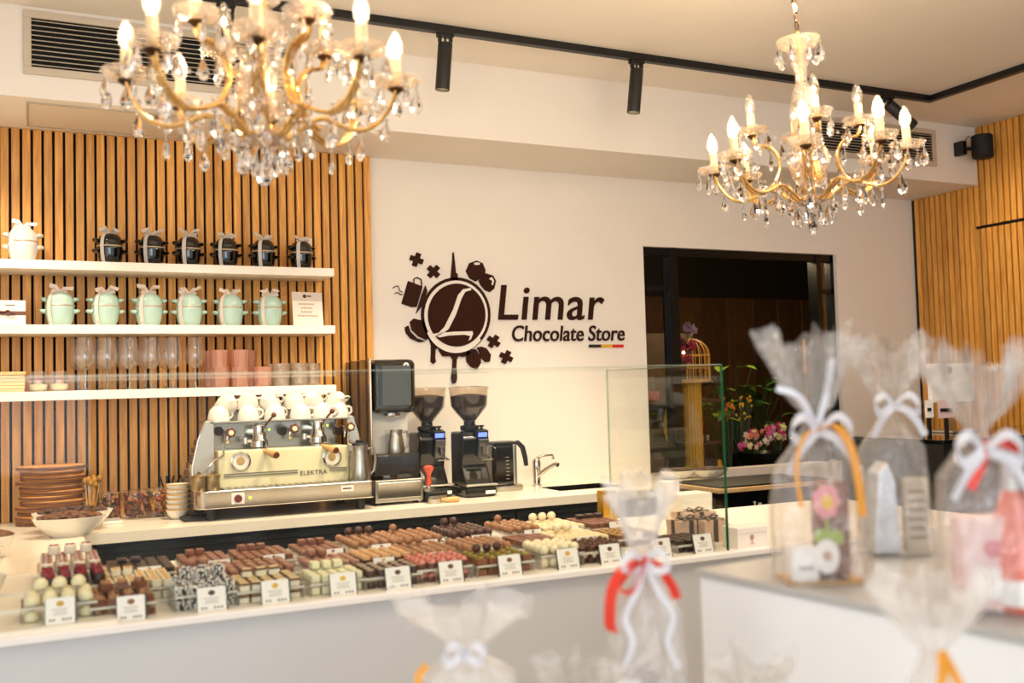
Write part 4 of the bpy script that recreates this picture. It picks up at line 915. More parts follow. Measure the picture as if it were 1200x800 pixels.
# the upper arms scroll: start on the lower arm, bulge to the centre, end under the cup
SH.prof['up'] = [(.15, -.086), (.118, -.070), (.095, -.030), (.092, .012), (.112, .048), (.140, .060), (.162, .068), (.170, .098)]
SH.cupmat = thin('pressed_crystal', tint='#fff4e4', base=.22, amp=.8, haze=.06, hazecol='#fff0dc', rough=.05, bump=1.0, bscale=120)
def chandelier(cx, cy, zc, lab, a0, a1, energy, tilt=(0, 0)):
    root = thing('chandelier', lab, 'chandelier', (cx, cy, zc)); o = Vector((cx, cy, zc))
    T = lambda b: b
    def P(nm, b, mat, **k):
        b.v = [v + o for v in b.v]; return obj(nm, b, mat, root, **k)
    n0 = SH.prof
    st = P('stem', MB().lathe([(.006, -.14), (.006, .42)], 10), gold, smooth=True)
    P('vase', MB().lathe([(.012, -.09), (.03, -.085), (.052, -.055), (.066, -.01), (.062, .03), (.045, .055), (.022, .072), (.018, .08)], 16, cap=False), SH.cupmat)
    P('vase', MB().lathe([(.016, .085), (.036, .10), (.042, .125), (.030, .155), (.016, .17)], 16, cap=False), SH.cupmat)
    P('vase', MB().lathe([(.02, .175), (.040, .19), (.034, .22), (.020, .25), (.017, .285), (.030, .32), (.02, .345)], 16, cap=False), SH.cupmat)
    P('hub', MB().lathe([(.004, -.150), (.014, -.147), (.034, -.140), (.036, -.128), (.030, -.12), (.010, -.112), (.008, -.08)], 20), gold, smooth=True)
    cu = P('crown_bowl', MB().lathe([(.012, .355), (.04, .362), (.062, .378), (.070, .395), (.064, .392), (.036, .372), (.01, .362)], 20, cap=False), SH.cupmat)
    fi = P('bottom_bowl', MB().lathe([(.01, -.150), (.04, -.142), (.055, -.125), (.05, -.127), (.02, -.138)], 20, cap=False), SH.cupmat)
    for k in range(7):
        q = 2*PI*k/7; mkbead(cu, .066*math.cos(q), .066*math.sin(q), .38, 1); mkdrop(cu, .066*math.cos(q), .066*math.sin(q), .370, q, 1.15)
        mkbead(fi, .048*math.cos(q), .048*math.sin(q), -.142, 1); mkdrop(fi, .050*math.cos(q), .050*math.sin(q), -.150, q, 1.25)
        mkdrop(st, .046*math.cos(q+.4), .046*math.sin(q+.4), -.03 + .03*(k % 3), q, 1.05)
    mkdrop(fi, 0, 0, -.172, 0, 1.4); mkbead(fi, 0, 0, -.163, 1.6)
    hk = MB()
    L_ = CE - zc
    for k in range(int((L_ - .43)/.03)):
        zz = .43 + k*.03; ring = []
        for j in range(10):
            q = 2*PI*j/9; ring.append((.007*math.cos(q)*(k % 2), .007*math.cos(q)*(1-k % 2), zz + .018*math.sin(q)+.01))
        hk.tube(ring, .0022, 5, cap=False)
    P('chain', hk, dkbrass)
    P('cord', MB().tube(spline([(.004, 0, .40), (.014, .01, .46), (-.004, .008, .53), (.012, 0, .62), (0, 0, L_)], 5), .003, 6), black, smooth=True)
    P('ceiling_rose', MB().lathe([(.004, L_-.05), (.03, L_-.045), (.05, L_-.015), (.052, L_)], 20), gold, smooth=True)
    for k in range(8): mkarm(root, 'low', a0 + 2*PI*k/8, 0, 0)
    for k in range(4): mkarm(root, 'up', a1 + 2*PI*k/4, 0, 0)
    root.rotation_euler = (tilt[0], tilt[1], 0)
    for k in range(8):
        q = a0 + 2*PI*k/8; l = bpy.data.lights.new('bulb_light', 'POINT'); l.energy = energy; l.color = (1, .76, .50); l.shadow_soft_size = .012
        ob = bpy.data.objects.new('bulb_light', l); COL.objects.link(ob); ob.parent = root; ob.location = (.30*math.cos(q), .30*math.sin(q), .098)
    l = bpy.data.lights.new('bulb_light', 'POINT'); l.energy = energy*4; l.color = (1, .76, .50); l.shadow_soft_size = .02
    ob = bpy.data.objects.new('bulb_light', l); COL.objects.link(ob); ob.parent = root; ob.location = (0, 0, .5)
    return root
def at_depth(px, py, dep): return C0 + wdir(Vector(((px-600)/F, (py-400)/F, 1)))*dep
FW = math.atan2(wdir(Vector((0,0,1))).y, wdir(Vector((0,0,1))).x)
pl = at_depth(310, 96, 2.28); pr = at_depth(947, 188, 3.22)
chandelier(pl.x, pl.y, pl.z, 'large gilt crystal chandelier nearest the camera on the left', FW + PI + math.radians(11), FW + PI + math.radians(47), 1.9)
chandelier(pr.x, pr.y, pr.z, 'gilt crystal chandelier on the right, hanging whole below its chain', FW + PI + math.radians(27), FW + PI - math.radians(6), 1.9, (0, math.radians(-3.2)))
# ------------------------------------------------------------------ chocolates in the display
def prl(nm):
    """builds one chocolate mesh, base at the origin; returns (mesh, pitch_x, pitch_y, height)"""
    b = MB(); mats = None; sm = True; rr = random.Random(sum(map(ord, nm))); bev = 0
    mm = lambda n, h, c=None, r=.35, **k: M('choc_'+n, h, r, var=0 if c else .08, c2=c, scale=90, bump=.25, thr=(.45, .6) if c else None, **k)
    if nm == 'egg': b.lathe([(.004, 0), (.015, .002), (.0175, .009), (.014, .019), (.007, .025), (.001, .0265)], 16, sy=1.1); mats = [mm('egg', '#ebe0ba')]; d = (.037, .036, .026)
    elif nm == 'berry':
        b.lathe([(.014, 0), (.0155, .002), (.015, .022), (.012, .026), (.001, .027)], 14); b.m(1)
        for k in range(16): a = rr.uniform(0, 6.3); q = .012*math.sqrt(rr.random()); b.cbox((q*math.cos(a), q*math.sin(a), .027+rr.random()*.004), (.006, .004, .004), (rr.random()*3, rr.random()*3, 0))
        mats = [mm('berryb', '#2c1815'), mm('berry', '#a81f3c', '#5e1020')]; d = (.037, .037, .028)
    elif nm == 'whitecup':
        b.lathe([(.013, 0), (.0155, .003), (.0155, .022), (.012, .025), (.001, .026)], 12); b.m(1)
        for k in range(6): a = rr.uniform(0, 6.3); b.cbox((.009*math.cos(a), .009*math.sin(a), .0265), (.008, .004, .002), (0, 0, a))
        mats = [mm('whitecup', '#e8dcc8'), mm('berrychip', '#9a4a50')]; d = (.037, .037, .027)
    elif nm == 'log':
        b.box((-.011, -.02, 0), (.011, .02, .018)); mats = [mm('log', '#efe3c6')]; bev = .006; d = (.027, .044, .019)
        b.m(1); b.box((-.007, -.018, .0175), (.007, .018, .019)); mats.append(mm('toast', '#cf9f58'))
    elif nm == 'cluster':
        b.box((-.014, -.014, 0), (.014, .014, .014)); b.m(1)
        for k in range(9): a = rr.uniform(0, 6.3); q = .010*math.sqrt(rr.random()); b.ball((q*math.cos(a), q*math.sin(a), .015+rr.random()*.005), (.006, .005, .005), 6, 4)
        mats = [mm('milk', '#7f5038'), mm('clustertop', '#b98a60', '#6f432c')]; d = (.034, .034, .022)
    elif nm == 'darksq': b.box((-.014, -.014, 0), (.014, .014, .013)); mats = [mm('dark', '#3e2a22')]; bev = .003; d = (.033, .033, .014)
    elif nm == 'coco':
        b.lathe([(.013, 0), (.015, .003), (.015, .022), (.013, .025), (.001, .025)], 12); b.m(1)
        for k in range(64): a = rr.uniform(0, 6.3); z = rr.random()*.026; q = .0152 if z < .023 else .013*rr.random(); b.cbox((q*math.cos(a), q*math.sin(a), z if z < .023 else .0258), (.008, .003, .003), (rr.random()*3, rr.random()*3, a))
        mats = [mm('cocobase', '#332420'), mm('cocoflake', '#f1ebe2')]; d = (.034, .034, .027)
    elif nm == 'layer':
        b.box((-.012, -.012, 0), (.012, .012, .014)); b.m(1); b.box((-.0135, -.0135, .014), (.0135, .0135, .019)); b.m(2); b.box((-.011, -.011, .019), (.011, .011, .0205))
        mats = [mm('layerw', '#efe4cb'), mm('layerb', '#6a3d26'), mm('layert', '#e6cf9d')]; bev = .0015; d = (.031, .031, .0205)
    elif nm == 'palecube': b.box((-.011, -.016, 0), (.011, .016, .020)); mats = [mm('pale', '#e9e4bd')]; bev = .003; d = (.027, .036, .021)
    elif nm == 'milkblock': b.box((-.011, -.016, 0), (.011, .016, .015)); mats = [mm('milkb', '#84513a')]; bev = .002; d = (.0255, .035, .016)
    elif nm == 'milklog':
        b.box((-.012, -.025, 0), (.012, .025, .02)); mats = [mm('milkl', '#946450')]; bev = .006; d = (.028, .054, .021)
    elif nm == 'pinklog': b.box((-.012, -.022, 0), (.012, .022, .018)); mats = [mm('pinkl', '#a87a68')]; bev = .005; d = (.028, .048, .019)
    elif nm == 'pinkround':
        b.lathe([(.013, 0), (.014, .004), (.0135, .014)], 14); b.m(1); b.lathe([(.0135, .014), (.010, .021), (.005, .025), (.001, .026)], 14); mats = [mm('milkr', '#6a4034'), mm('pinkr', '#cf8272', '#b85f55')]; d = (.030, .030, .026)
    elif nm == 'stripe':
        b.lathe([(.013, 0), (.014, .004), (.012, .016), (.001, .019)], 12); b.m(1)
        for k in range(3): b.cbox((0, -.006+k*.006, .0185), (.018, .002, .002), (0, 0, .3))
        mats = [mm('stripeb', '#4f3228'), mm('stripew', '#dcc3a6')]; d = (.029, .029, .02)
    elif nm == 'pista':
        b.box((-.014, -.014, 0), (.014, .014, .016)); b.m(1)
        for k in range(6): a = rr.uniform(0, 6.3); q = .009*rr.random()+.002; b.cbox((q*math.cos(a), q*math.sin(a), .018), (.006, .005, .004), (rr.random(), 0, a))
        mats = [mm('pistab', '#8a563a'), mm('pistag', '#b0b22c', '#7e8a20')]; d = (.033, .033, .02)
    elif nm == 'truffle': b.ball((0, 0, .014), (.015, .015, .0145), 12, 8, .08); mats = [mm('trufflew', '#f0e3bf')]; d = (.032, .032, .028)
    elif nm == 'milkball': b.ball((0, 0, .0118), (.0125, .0125, .012), 12, 8, .05); mats = [mm('ball', '#a2714d')]; d = (.030, .031, .023)
    elif nm == 'darkball': b.ball((0, 0, .0125), (.0135, .0135, .013), 12, 8, .05); mats = [mm('dball', '#4c2a20')]; d = (.029, .029, .025)
    elif nm == 'cone': b.lathe([(.013, 0), (.0135, .012), (.008, .017), (.0085, .019), (.003, .024), (.001, .025)], 12); mats = [mm('cone', '#55301f')]; d = (.0285, .0285, .025)
    elif nm == 'goldtop':
        b.lathe([(.013, 0), (.0135, .010)], 12); b.m(1); b.lathe([(.0135, .010), (.011, .018), (.001, .021)], 12); mats = [mm('gtb', '#4d2f22'), mm('gtt', '#cf9f6e')]; d = (.029, .029, .022)
    elif nm == 'caramel': b.lathe([(.013, 0), (.0135, .012), (.009, .019), (.001, .021)], 12, sy=1.2); mats = [mm('caramel', '#a0714e')]; d = (.029, .035, .022)
    elif nm == 'creamlog':
        b.box((-.011, -.02, 0), (.011, .02, .017)); mats = [mm('creaml', '#edd9ad')]; bev = .005; d = (.026, .044, .018)
    elif nm == 'goldsq':
        b.box((-.013, -.013, 0), (.013, .013, .011)); b.m(1); b.box((-.009, -.009, .011), (.009, .009, .014)); mats = [mm('gsb', '#7b4c33'), mm('gst', '#d0a263')]; d = (.03, .03, .015)
    o = obj(nm, b, mats, None, smooth=nm not in ('layer', 'cluster', 'goldsq', 'pista'), bev=bev, org=(0, 0, 0)); return o, d
DESC = {'egg': ('chocolate_egg', 'white chocolate half egg with gold dust'), 'berry': ('raspberry_praline', 'round dark praline topped with red raspberry crumbs'), 'whitecup': ('white_praline', 'small round white praline with red crumbs'),
 'log': ('white_chocolate_bar', 'small rounded white chocolate bar'), 'cluster': ('nut_praline', 'square milk praline with crushed nuts'), 'darksq': ('dark_praline', 'plain dark square praline'),
 'coco': ('coconut_praline', 'dark praline rolled in white coconut flakes'), 'layer': ('layered_praline', 'square layered praline, cream below and brown above'), 'palecube': ('pale_praline', 'pale greenish white cube praline'),
 'milkblock': ('milk_praline', 'plain milk chocolate block'), 'milklog': ('milk_bar', 'smooth milk chocolate log'), 'pinklog': ('pinkish_praline', 'pinkish brown milk log'), 'pinkround': ('pink_praline', 'round praline with a pinkish red top'),
 'stripe': ('striped_praline', 'small dark praline with pale stripes'), 'pista': ('pistachio_praline', 'square milk praline with green pistachio crumbs'), 'truffle': ('white_truffle', 'round creamy white truffle'),
 'milkball': ('milk_truffle', 'round milk chocolate truffle'), 'darkball': ('dark_truffle', 'round dark chocolate truffle'), 'cone': ('swirl_praline', 'dark swirl topped praline'), 'goldtop': ('golden_praline', 'dark praline with golden top'),
 'caramel': ('caramel_praline', 'oval caramel coloured praline'), 'creamlog': ('cream_praline', 'cream white chocolate log'), 'goldsq': ('square_praline', 'square praline with golden centre')}
SHORT = {'egg': 'white chocolate egg', 'berry': 'red raspberry praline', 'whitecup': 'small white praline', 'log': 'white chocolate bar', 'cluster': 'crushed nut praline', 'darksq': 'plain dark praline', 'coco': 'white coconut praline', 'layer': 'layered cream praline', 'palecube': 'pale cube praline', 'milkblock': 'milk chocolate block', 'milklog': 'milk chocolate log', 'pinklog': 'pinkish brown praline', 'pinkround': 'pink topped praline', 'stripe': 'striped dark praline', 'pista': 'green pistachio praline', 'truffle': 'round white truffle', 'milkball': 'round milk truffle', 'darkball': 'round dark truffle', 'cone': 'dark swirl praline', 'goldtop': 'golden topped praline', 'caramel': 'oval caramel praline', 'creamlog': 'cream chocolate log', 'goldsq': 'gold centred praline'}
PR = {}
traym = thin('tray_acrylic', base=.10, amp=.8, haze=.10)
cardm = M('card_white', '#f3eeea', .5, var=.01)
COLN = ['far left', 'second from left', 'third from left', 'fourth from left', 'fifth from left', 'sixth from left', 'seventh from left', 'seventh from right', 'sixth from right', 'fifth from right', 'fourth from right', 'third from right', 'second from right', 'far right']
O7 = ['first', 'second', 'third', 'fourth', 'fifth', 'sixth', 'seventh', 'eighth']
def POSX(i, n): return 'leftmost' if i == 0 else ('rightmost' if i == n-1 else O7[i] + ' from left')
def POSY(j, n): return 'nearest' if j == 0 else ('rearmost' if j == n-1 else O7[j] + ' nearest')
def tray(kind, x0, y0, wd_, dp, colname, rowname, top=None, lower=True, ntop=3, z=DZ, rz=0, h1=None, card=True, iconcol='#c9a03c', ctop='card'):
    if kind not in PR: PR[kind] = [*prl(kind), True]
    if top and top not in PR: PR[top] = [*prl(top), True]
    src, d, _ = PR[kind]; d = (d[0]*1.04, d[1]*1.13, d[2]); nm, ds = DESC[kind]; ds = SHORT[kind]
    nx = max(2, int(round(wd_/d[0]))); ny = max(2, int(round(dp/d[1]))); grp = f'{ds}s on the {rowname} row tray {colname} in the display'
    zt = z + .005 + (d[2] + .006 if lower else .012); 
    t = thing('praline_tray', f'clear two level tray of {ds}s, {rowname} row, {colname}', 'tray', (x0+wd_/2, y0+dp/2, z))
    obj('shelf', MB().box((x0-.004, y0-.004, zt-.004), (x0+nx*d[0]+.004, y0+ny*d[1]+.004, zt)), traym, t)
    obj('edge', MB().box((x0-.004, y0-.0055, zt-.0045), (x0+nx*d[0]+.004, y0-.0045, zt+.0005)), M('tray_edge', '#d9d4c8', .2, var=.03), t)
    for xx in (x0-.004, x0+nx*d[0]+.001): obj('side', MB().box((xx, y0-.004, z), (xx+.003, y0+ny*d[1]+.004, zt-.004)), traym, t)
    def put(k, x, y, zz, lab, g):
        s, dd, fresh = PR[k]; n2, d2 = DESC[k]
        if fresh: o = s; PR[k][2] = False; o.name = n2
        else: o = s.copy(); o.name = n2; COL.objects.link(o)
        o.location = (x + random.uniform(-.001, .001), y + random.uniform(-.001, .001), zz); o.rotation_euler = (0, 0, random.uniform(-.09, .09) + (random.uniform(-3, 3) if k in ('coco', 'cluster', 'berry') else 0))
        tag(o, lab, 'chocolate', g)
    for i in range(nx):
        for j in range(ny): put(kind, x0+(i+.5)*d[0], y0+(j+.5)*d[1], zt, f'{ds} in {rowname} tray {colname}, {POSY(j, ny)} row, {POSX(i, nx)}', grp+', upper level')
        if lower: put(kind, x0+(i+.5)*d[0], y0+.5*d[1]+.004, z+.0005, f'{ds} under the shelf of {rowname} tray {colname}, {POSX(i, nx)}', grp+', lower level')
    tk = top or kind; dd = PR[tk][1]
    for q in range(ntop): put(tk, x0+wd_*.18+(q+.3)*dd[0]*1.12, y0+dp*.72, zt + d[2]+.0005, f'{SHORT[tk]} lying on top of {rowname} tray {colname}, {["leftmost", "middle", "rightmost"][q]}', f'toppers on the {rowname} row tray, {colname}')
    return zt + d[2]
def pcard(x, y, z, w_, h_, lab, tilt=-.25, rz=0, icon='#8a5a3a', big=True, grp='price cards in the display'):
    t = thing('price_card', lab, 'price card', (x, y, z), grp); t.rotation_euler = (0, 0, rz)
    T = Matrix.Translation((x, y, z)) @ Matrix.Rotation(tilt, 4, 'X')
    b = MB(); b.xf = T; b.box((-w_/2, 0, 0), (w_/2, .0015, h_)); obj('card', b, cardm, t)
    b = MB(); b.xf = T; b.box((-w_/2-.001, .0018, 0), (w_/2+.004, .008, h_)); obj('holder', b, M('card_holder', '#26221f', .3, var=.1), t)
    b = MB(); b.xf = T; b.ball((0, -.0002, h_*.76), (.0085 if big else .005, .0006, .0065 if big else .004), 12, 6); obj('picture', b, M('icon_'+icon[1:], icon, .5, var=.1), t)
    if big:
        for w2, zz in ((.55, .52), (.42, .42), (.5, .33)):
            b = MB(); b.xf = T; n = 7
            for k in range(n): b.box((-w_*w2/2 + k*w_*w2/n, -.0004, h_*zz), (-w_*w2/2 + (k+.7)*w_*w2/n, 0, h_*zz+.0028))
            obj('text_line', b, M('grey_print', '#b9aea4', .6, var=.05), t)
        for k, xx in enumerate((-.34, -.22, .1, .22, .34)):
            b = MB(); b.xf = T; b.box((w_*xx-.0025, -.0004, h_*.10), (w_*xx+.0025, 0, h_*.19)); obj('symbol', b, M('dark_print', '#8a7f76', .6, var=.05), t)
    return t
cards = [(71, 738), (155, 729), (250, 717), (325, 708), (404, 698), (468, 690), (531, 683), (598, 674), (663, 665), (715, 660), (775, 653), (823, 647)]
front = ['egg', 'cluster', 'coco', 'layer', 'palecube', 'stripe', 'pinkround', 'pista', 'truffle', 'cone', 'milkblock', 'darksq']
frtop = ['egg', 'cluster', 'coco', 'layer', 'palecube', 'stripe', 'pinkround', 'darkball', 'truffle', 'cone', 'milkblock', 'milkblock']
mid = ['berry', 'log', 'milklog', 'milklog', 'pinklog', 'goldtop', 'caramel', 'caramel', 'milkblock', 'creamlog', 'goldsq']
back = ['whitecup', 'darksq', 'milkblock', 'milkblock', 'milkblock', 'milkball', 'milkball', 'darkball', 'milkball', 'creamlog', 'milkblock', 'goldsq']
midtop = [None, 'log', 'milklog', 'milklog', 'milklog', 'darkball', 'milkball', 'milkball', 'milkblock', 'truffle', 'milkblock']
backtop = ['whitecup', 'darksq', 'milkblock', 'milkblock', 'milkblock', 'darkball', 'milkball', 'darkball', 'milkball', 'truffle', 'darksq', 'milkblock']
icons = ['#c9a13a', '#8a5a3c', '#4a3a34', '#e0b13c', '#e2b64a', '#5a3a2a', '#6b3f2c', '#7a4a30', '#dca63a', '#4a2a1c', '#7a5038', '#5a4030']
cxs = [WZ(*c, DZ).x for c in cards]
for i, cx_ in enumerate(cxs):
    pw_ = (cxs[i+1] if i < 11 else cx_+.15) - cx_
    cn = COLN[i] if i < 7 else COLN[i+2]
    base = .903 if cx_ < .18 else DZ
    w1 = min(.158, pw_*.93)
    if i != 10: tray(front[i], cx_-w1*.55, -2.235, w1, .135 if i else .11, cn, 'front', top=frtop[i], ntop=3 if i < 4 else (3 if i in (4, 7) else 0), z=base)
    pcard(cx_, -2.268, base+.0, .062 if i < 2 else .068, .058, f'white price card with chocolate picture before the front trays, {cn}', icon=icons[i])
    if i < 11: 
        base2 = .903 if cx_ < .1 else DZ
        tray(mid[i], cx_-w1*.5+.03, -2.078, w1, .18, cn, 'middle', top=midtop[i] or mid[i], ntop=2 if i in (1, 2, 4, 6, 9) else 0, z=base2+.008)
        if i not in (0,): pcard(cx_+.02, -2.087, base2+.030, .062, .026, f'small white name card behind the front trays, {cn}', icon=icons[(i+3) % 12], big=False, grp='small name cards in the display')
    if i < 11:
        base3 = .903 if cx_+.06 < .13 else DZ
        tray(back[i], cx_-w1*.5+.06-(.03 if i == 0 else 0), -1.875, w1, .21, cn, 'back', top=backtop[i], ntop=2 if i in (1, 2, 7) else (3 if i in (0, 3, 4, 5, 9, 10) else 1), z=base3+.016)
        if i: pcard(cx_+.08, -1.886, DZ+.036, .062, .026, f'small white name card behind the middle trays, {cn}', icon=icons[(i+6) % 12], big=False, grp='small name cards in the display')
# ------------------------------------------------------------------ boxes at the right end of the display
def gift(x0, x1, y0, y1, z0, z1, mat, lab, rib=None, nm='gift_box', ribdir='x'):
    t = thing(nm, lab, 'box', ((x0+x1)/2, (y0+y1)/2, z0)); zl = z1 - (z1-z0)*.28
    obj('box', MB().box((x0+.001, y0+.001, z0), (x1-.001, y1-.001, zl)), mat, t, bev=.001, seg=1); obj('lid', MB().box((x0, y0, zl), (x1, y1, z1)), mat, t, bev=.0012, seg=1)
    if rib:
        b = MB(); xm = (x0+x1)/2; ym = (y0+y1)/2; b.box((xm-.009, y0-.001, z0), (xm+.009, y1+.001, z1+.001)); b.box((x0-.001, ym-.009, z0), (x1+.001, ym+.009, z1+.001)); obj('ribbon', b, rib, t)
        b = MB()
        for s in (-1, 1): b.ribbon([(xm, ym, z1+.002), (xm+s*.02, ym-.006, z1+.014), (xm+s*.036, ym-.01, z1+.008), (xm+s*.02, ym-.01, z1+.003), (xm, ym, z1+.003)], .012, (0, 1, .2)); b.ribbon([(xm, ym, z1+.003), (xm+s*.02, ym-.03, z1+.006), (xm+s*.03, ym-.05, z1+.003)], .012, (1, 0, 0))
        obj('bow', b, rib, t)
    return t
rg = M('rose_paper', '#d9b8a2', .5, var=.02); dr2 = M('taupe_ribbon', '#4c4442', .45, var=.1); wbx = M('white_box', '#f1e8dc', .5, var=.01); gbx = M('gold_box', '#d7a53a', .25, .8, var=.06)
p = WZ(795, 640, DZ); x = 1.945
b0 = lambda px, y: W(px, 620, y).x
gift(b0(797, -2.08), b0(824, -2.08), -2.08, -2.0, DZ, DZ+.072, rg, 'rose gift box with taupe ribbon, left of the pair at the display end', dr2)
gift(b0(826, -2.12), b0(852, -2.12), -2.12, -2.03, DZ, DZ+.072, rg, 'rose coloured gift box with taupe ribbon, right one touching the end pane', dr2)
gift(b0(806, -1.92), b0(840, -1.92), -1.92, -1.82, DZ, DZ+.07, rg, 'rose coloured gift box with dark ribbon behind the two front boxes', dr2)
gift(b0(800, -1.72), b0(836, -1.72), -1.72, -1.62, DZ, DZ+.11, wbx, 'plain white box behind the rose gift boxes in the display')
gift(b0(782, -1.54), b0(798, -1.54), -1.54, -1.48, DZ, DZ+.14, wbx, 'tall white box at the back of the display behind the clear gift bag')
p = WZ(712, 607, DZ+.03); gx_ = W(712, 590, -1.48).x; gift(gx_-.03, gx_+.03, -1.50, -1.45, DZ, DZ+.12, gbx, 'gold foil box standing at the back of the display')
bx = WZ(876, 641, DZ); t = gift(bx.x-.055, bx.x+.065, -2.28, -2.20, DZ, DZ+.066, wbx, 'white box with small round emblem just right of the glass end pane')
b = MB(); q = Vector((bx.x+.0, -2.2812, DZ+.035)); b.xf = Matrix.Translation(q) @ Matrix.Rotation(PI/2, 4, 'X'); b.lathe([(.008, 0), (.008, .0006)], 14); b.box((-.0012, -.018, 0), (.0012, -.007, .0006)); b.box((-.010, -.021, 0), (.010, -.0195, .0006)); obj('emblem', b, M('emblem_rose', '#c58f7a', .5, var=.05), t)
gift(bx.x+.02, bx.x+.10, -1.98, -1.90, DZ, DZ+.05, choc, 'low brown chocolate box behind the white emblem box')
gift(bx.x+.11, bx.x+.17, -2.05, -1.99, DZ, DZ+.04, wbx, 'tiny white box beside the brown chocolate box')
# black appliance with wood edged top, right of the pane
q0 = W(858, 572, -1.05); q1 = W(915, 572, -1.05)
t = thing('black_cabinet', 'glossy black cabinet with a wood edged top right of the display glass', 'cabinet', ((q0.x+q1.x)/2, -.8, 0))
obj('body', MB().box((W(850, 600, -1.05).x, -1.05, 0), (q1.x+.25, -.68, W(880, 575, -1.05).z)), blackgloss, t, bev=.004)
zc_ = W(880, 575, -1.05).z
obj('top', MB().box((W(843, 573, -1.07).x, -1.07, zc_+.001), (q1.x+.30, -.67, zc_+.022)), wood('edge_oak', '#c79a62', '#e2bd88', vert=False), t, bev=.003)
obj('mat', MB().box((W(847, 573, -1.07).x, -1.055, zc_+.0225), (q1.x+.29, -.68, zc_+.03)), black, t)
b = MB(); pp = W(887, 592, -1.052); b.prism([(-.02, .02), (-.004, .02), (-.010, 0), (-.010, -.014), (-.006, -.018), (-.018, -.018), (-.014, -.014), (-.014, 0)], lambda u, v, tt: (pp.x+u, tt, pp.z+v), -1.053, -1.0505)
b.box((pp.x+.005, -1.053, pp.z-.016), (pp.x+.03, -1.0505, pp.z-.004)); b.box((pp.x+.008, -1.053, pp.z+.0), (pp.x+.028, -1.0505, pp.z+.012)); obj('emblem', b, M('pale_mark2', '#c8bda8', .5, var=.05), t)
for px, py, h in ((797, 596, '#2a5cff'), (819, 590, '#1fe07a')):
    pp = W(px, py, -.70); tag(obj('indicator_light', MB().ball(pp, .006, 8, 5), M('led_'+h[1:], h, .3, emit=h, es=3), None), ('blue' if 'ff' in h[5:] else 'green') + ' indicator light on the dark machine under the counter', 'light')
# plates on the counter in front of the opening
for px0, px1, y, lab in ((775, 815, -.30, 'shallow white oval dish of chocolate pieces before the opening, left one'), (812, 852, -.36, 'shallow white oval dish of chocolate pieces before the opening, right one')):
    a, c = W(px0, 552, y), W(px1, 552, y); ovalbowl(((a.x+c.x)/2, y, CZ), (c.x-a.x)/2, .07, .045, lab, nutm=MATS['dark_nuts'])
# ------------------------------------------------------------------ room beyond the opening
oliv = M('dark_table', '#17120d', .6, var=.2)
t = thing('flower_table', 'dark table carrying plants and flowers beyond the opening', 'table', (4.4, .8, 0))
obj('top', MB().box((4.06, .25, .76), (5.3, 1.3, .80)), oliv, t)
for x, y in ((4.08, .3), (5.22, .3), (4.08, 1.22), (5.22, 1.22)): obj('leg', MB().box((x, y, 0), (x+.05, y+.05, .759)), oliv, t)
TZ = .80
green = [M('leaf_deep', '#3a6a2a', .4, var=.25), M('leaf_bright', '#7f9a2e', .4, var=.2), M('leaf_dark', '#27431f', .4, var=.2)]
def leaf(c, d, up, L_, w_, b):
    c = Vector(c); d = Vector(d).normalized(); sd = d.cross(Vector(up)).normalized(); nn = sd.cross(d)
    pr_ = [(0, .08), (.2, .7), (.45, 1), (.75, .7), (1, .03)]; vs = []; fs = []
    for t_, q in pr_:
        m_ = c + d*L_*t_ - nn*L_*.35*t_*t_; vs += [m_ - sd*w_*q/2 + nn*w_*q*.12, m_, m_ + sd*w_*q/2 + nn*w_*q*.12]
    for i in range(4): fs += [(i*3, i*3+1, i*3+4, i*3+3), (i*3+1, i*3+2, i*3+5, i*3+4)]
    b._add(vs, fs); return b
def plant(px, y, z, nm, lab, nl, L_, w_, gi, pot=None, up=.35, h=.25, cat='plant', spread=.10, potmat=None):
    x = W(px, 480, y).x; t = thing(nm, lab, cat, (x, y, z)); rr = random.Random(int(px))
    if pot: obj('pot', MB().lathe([(pot*.7, 0), (pot, pot*1.6), (pot*1.08, pot*1.6), (pot*1.08, pot*1.8), (pot*.95, pot*1.8), (pot*.9, pot*1.4)], 20, (x, y, z)), potmat or M('terracotta', '#c0603a', .7, var=.1), t, smooth=True); z0 = z + pot*1.5
    else: z0 = z
    for k in range(nl):
        a = rr.uniform(0, 2*PI); hh = h*rr.uniform(.4, 1); tip = Vector((x+spread*math.cos(a)*rr.random(), y+spread*math.sin(a)*rr.random(), z0+hh))
        st = MB(); st.tube([(x, y, z0), (x+(tip.x-x)*.4, y+(tip.y-y)*.4, z0+hh*.6), tip], .003, 5); s = obj('stem', st, green[2], t)
        b = MB(); leaf(tip, (math.cos(a), math.sin(a), up*rr.uniform(-.6, 1.6)), (0, 0, 1), L_*rr.uniform(.7, 1.1), w_*rr.uniform(.8, 1.1), b); obj('leaf', b, green[(k+gi) % 3] if gi < 3 else green[1], s)
    return t
gp_ = M('grey_pot', '#8d8d8a', .5, var=.05)
plant(862, .75, TZ, 'leafy_plant', 'big leaved green plant left behind the flowers beyond the opening', 22, .18, .10, 0, .07, h=.62, spread=.26, potmat=M('black_pot', '#15130f', .4, var=.1))
plant(892, .8, TZ, 'leafy_plant', 'spreading dark green plant right behind the flowers beyond the opening', 20, .19, .09, 2, .07, h=.52, spread=.28, potmat=gp_)
plant(838, .6, TZ, 'leafy_plant', 'light green trailing plant seen through the glass end pane', 12, .13, .06, 3, .05, h=.62, spread=.14, potmat=MATS['black_pot'])
plant(804, .5, 1.04, 'potted_plant', 'small green plant in a terracotta pot on the shelf beyond the opening', 10, .09, .03, 1, .028, h=.08, spread=.05)
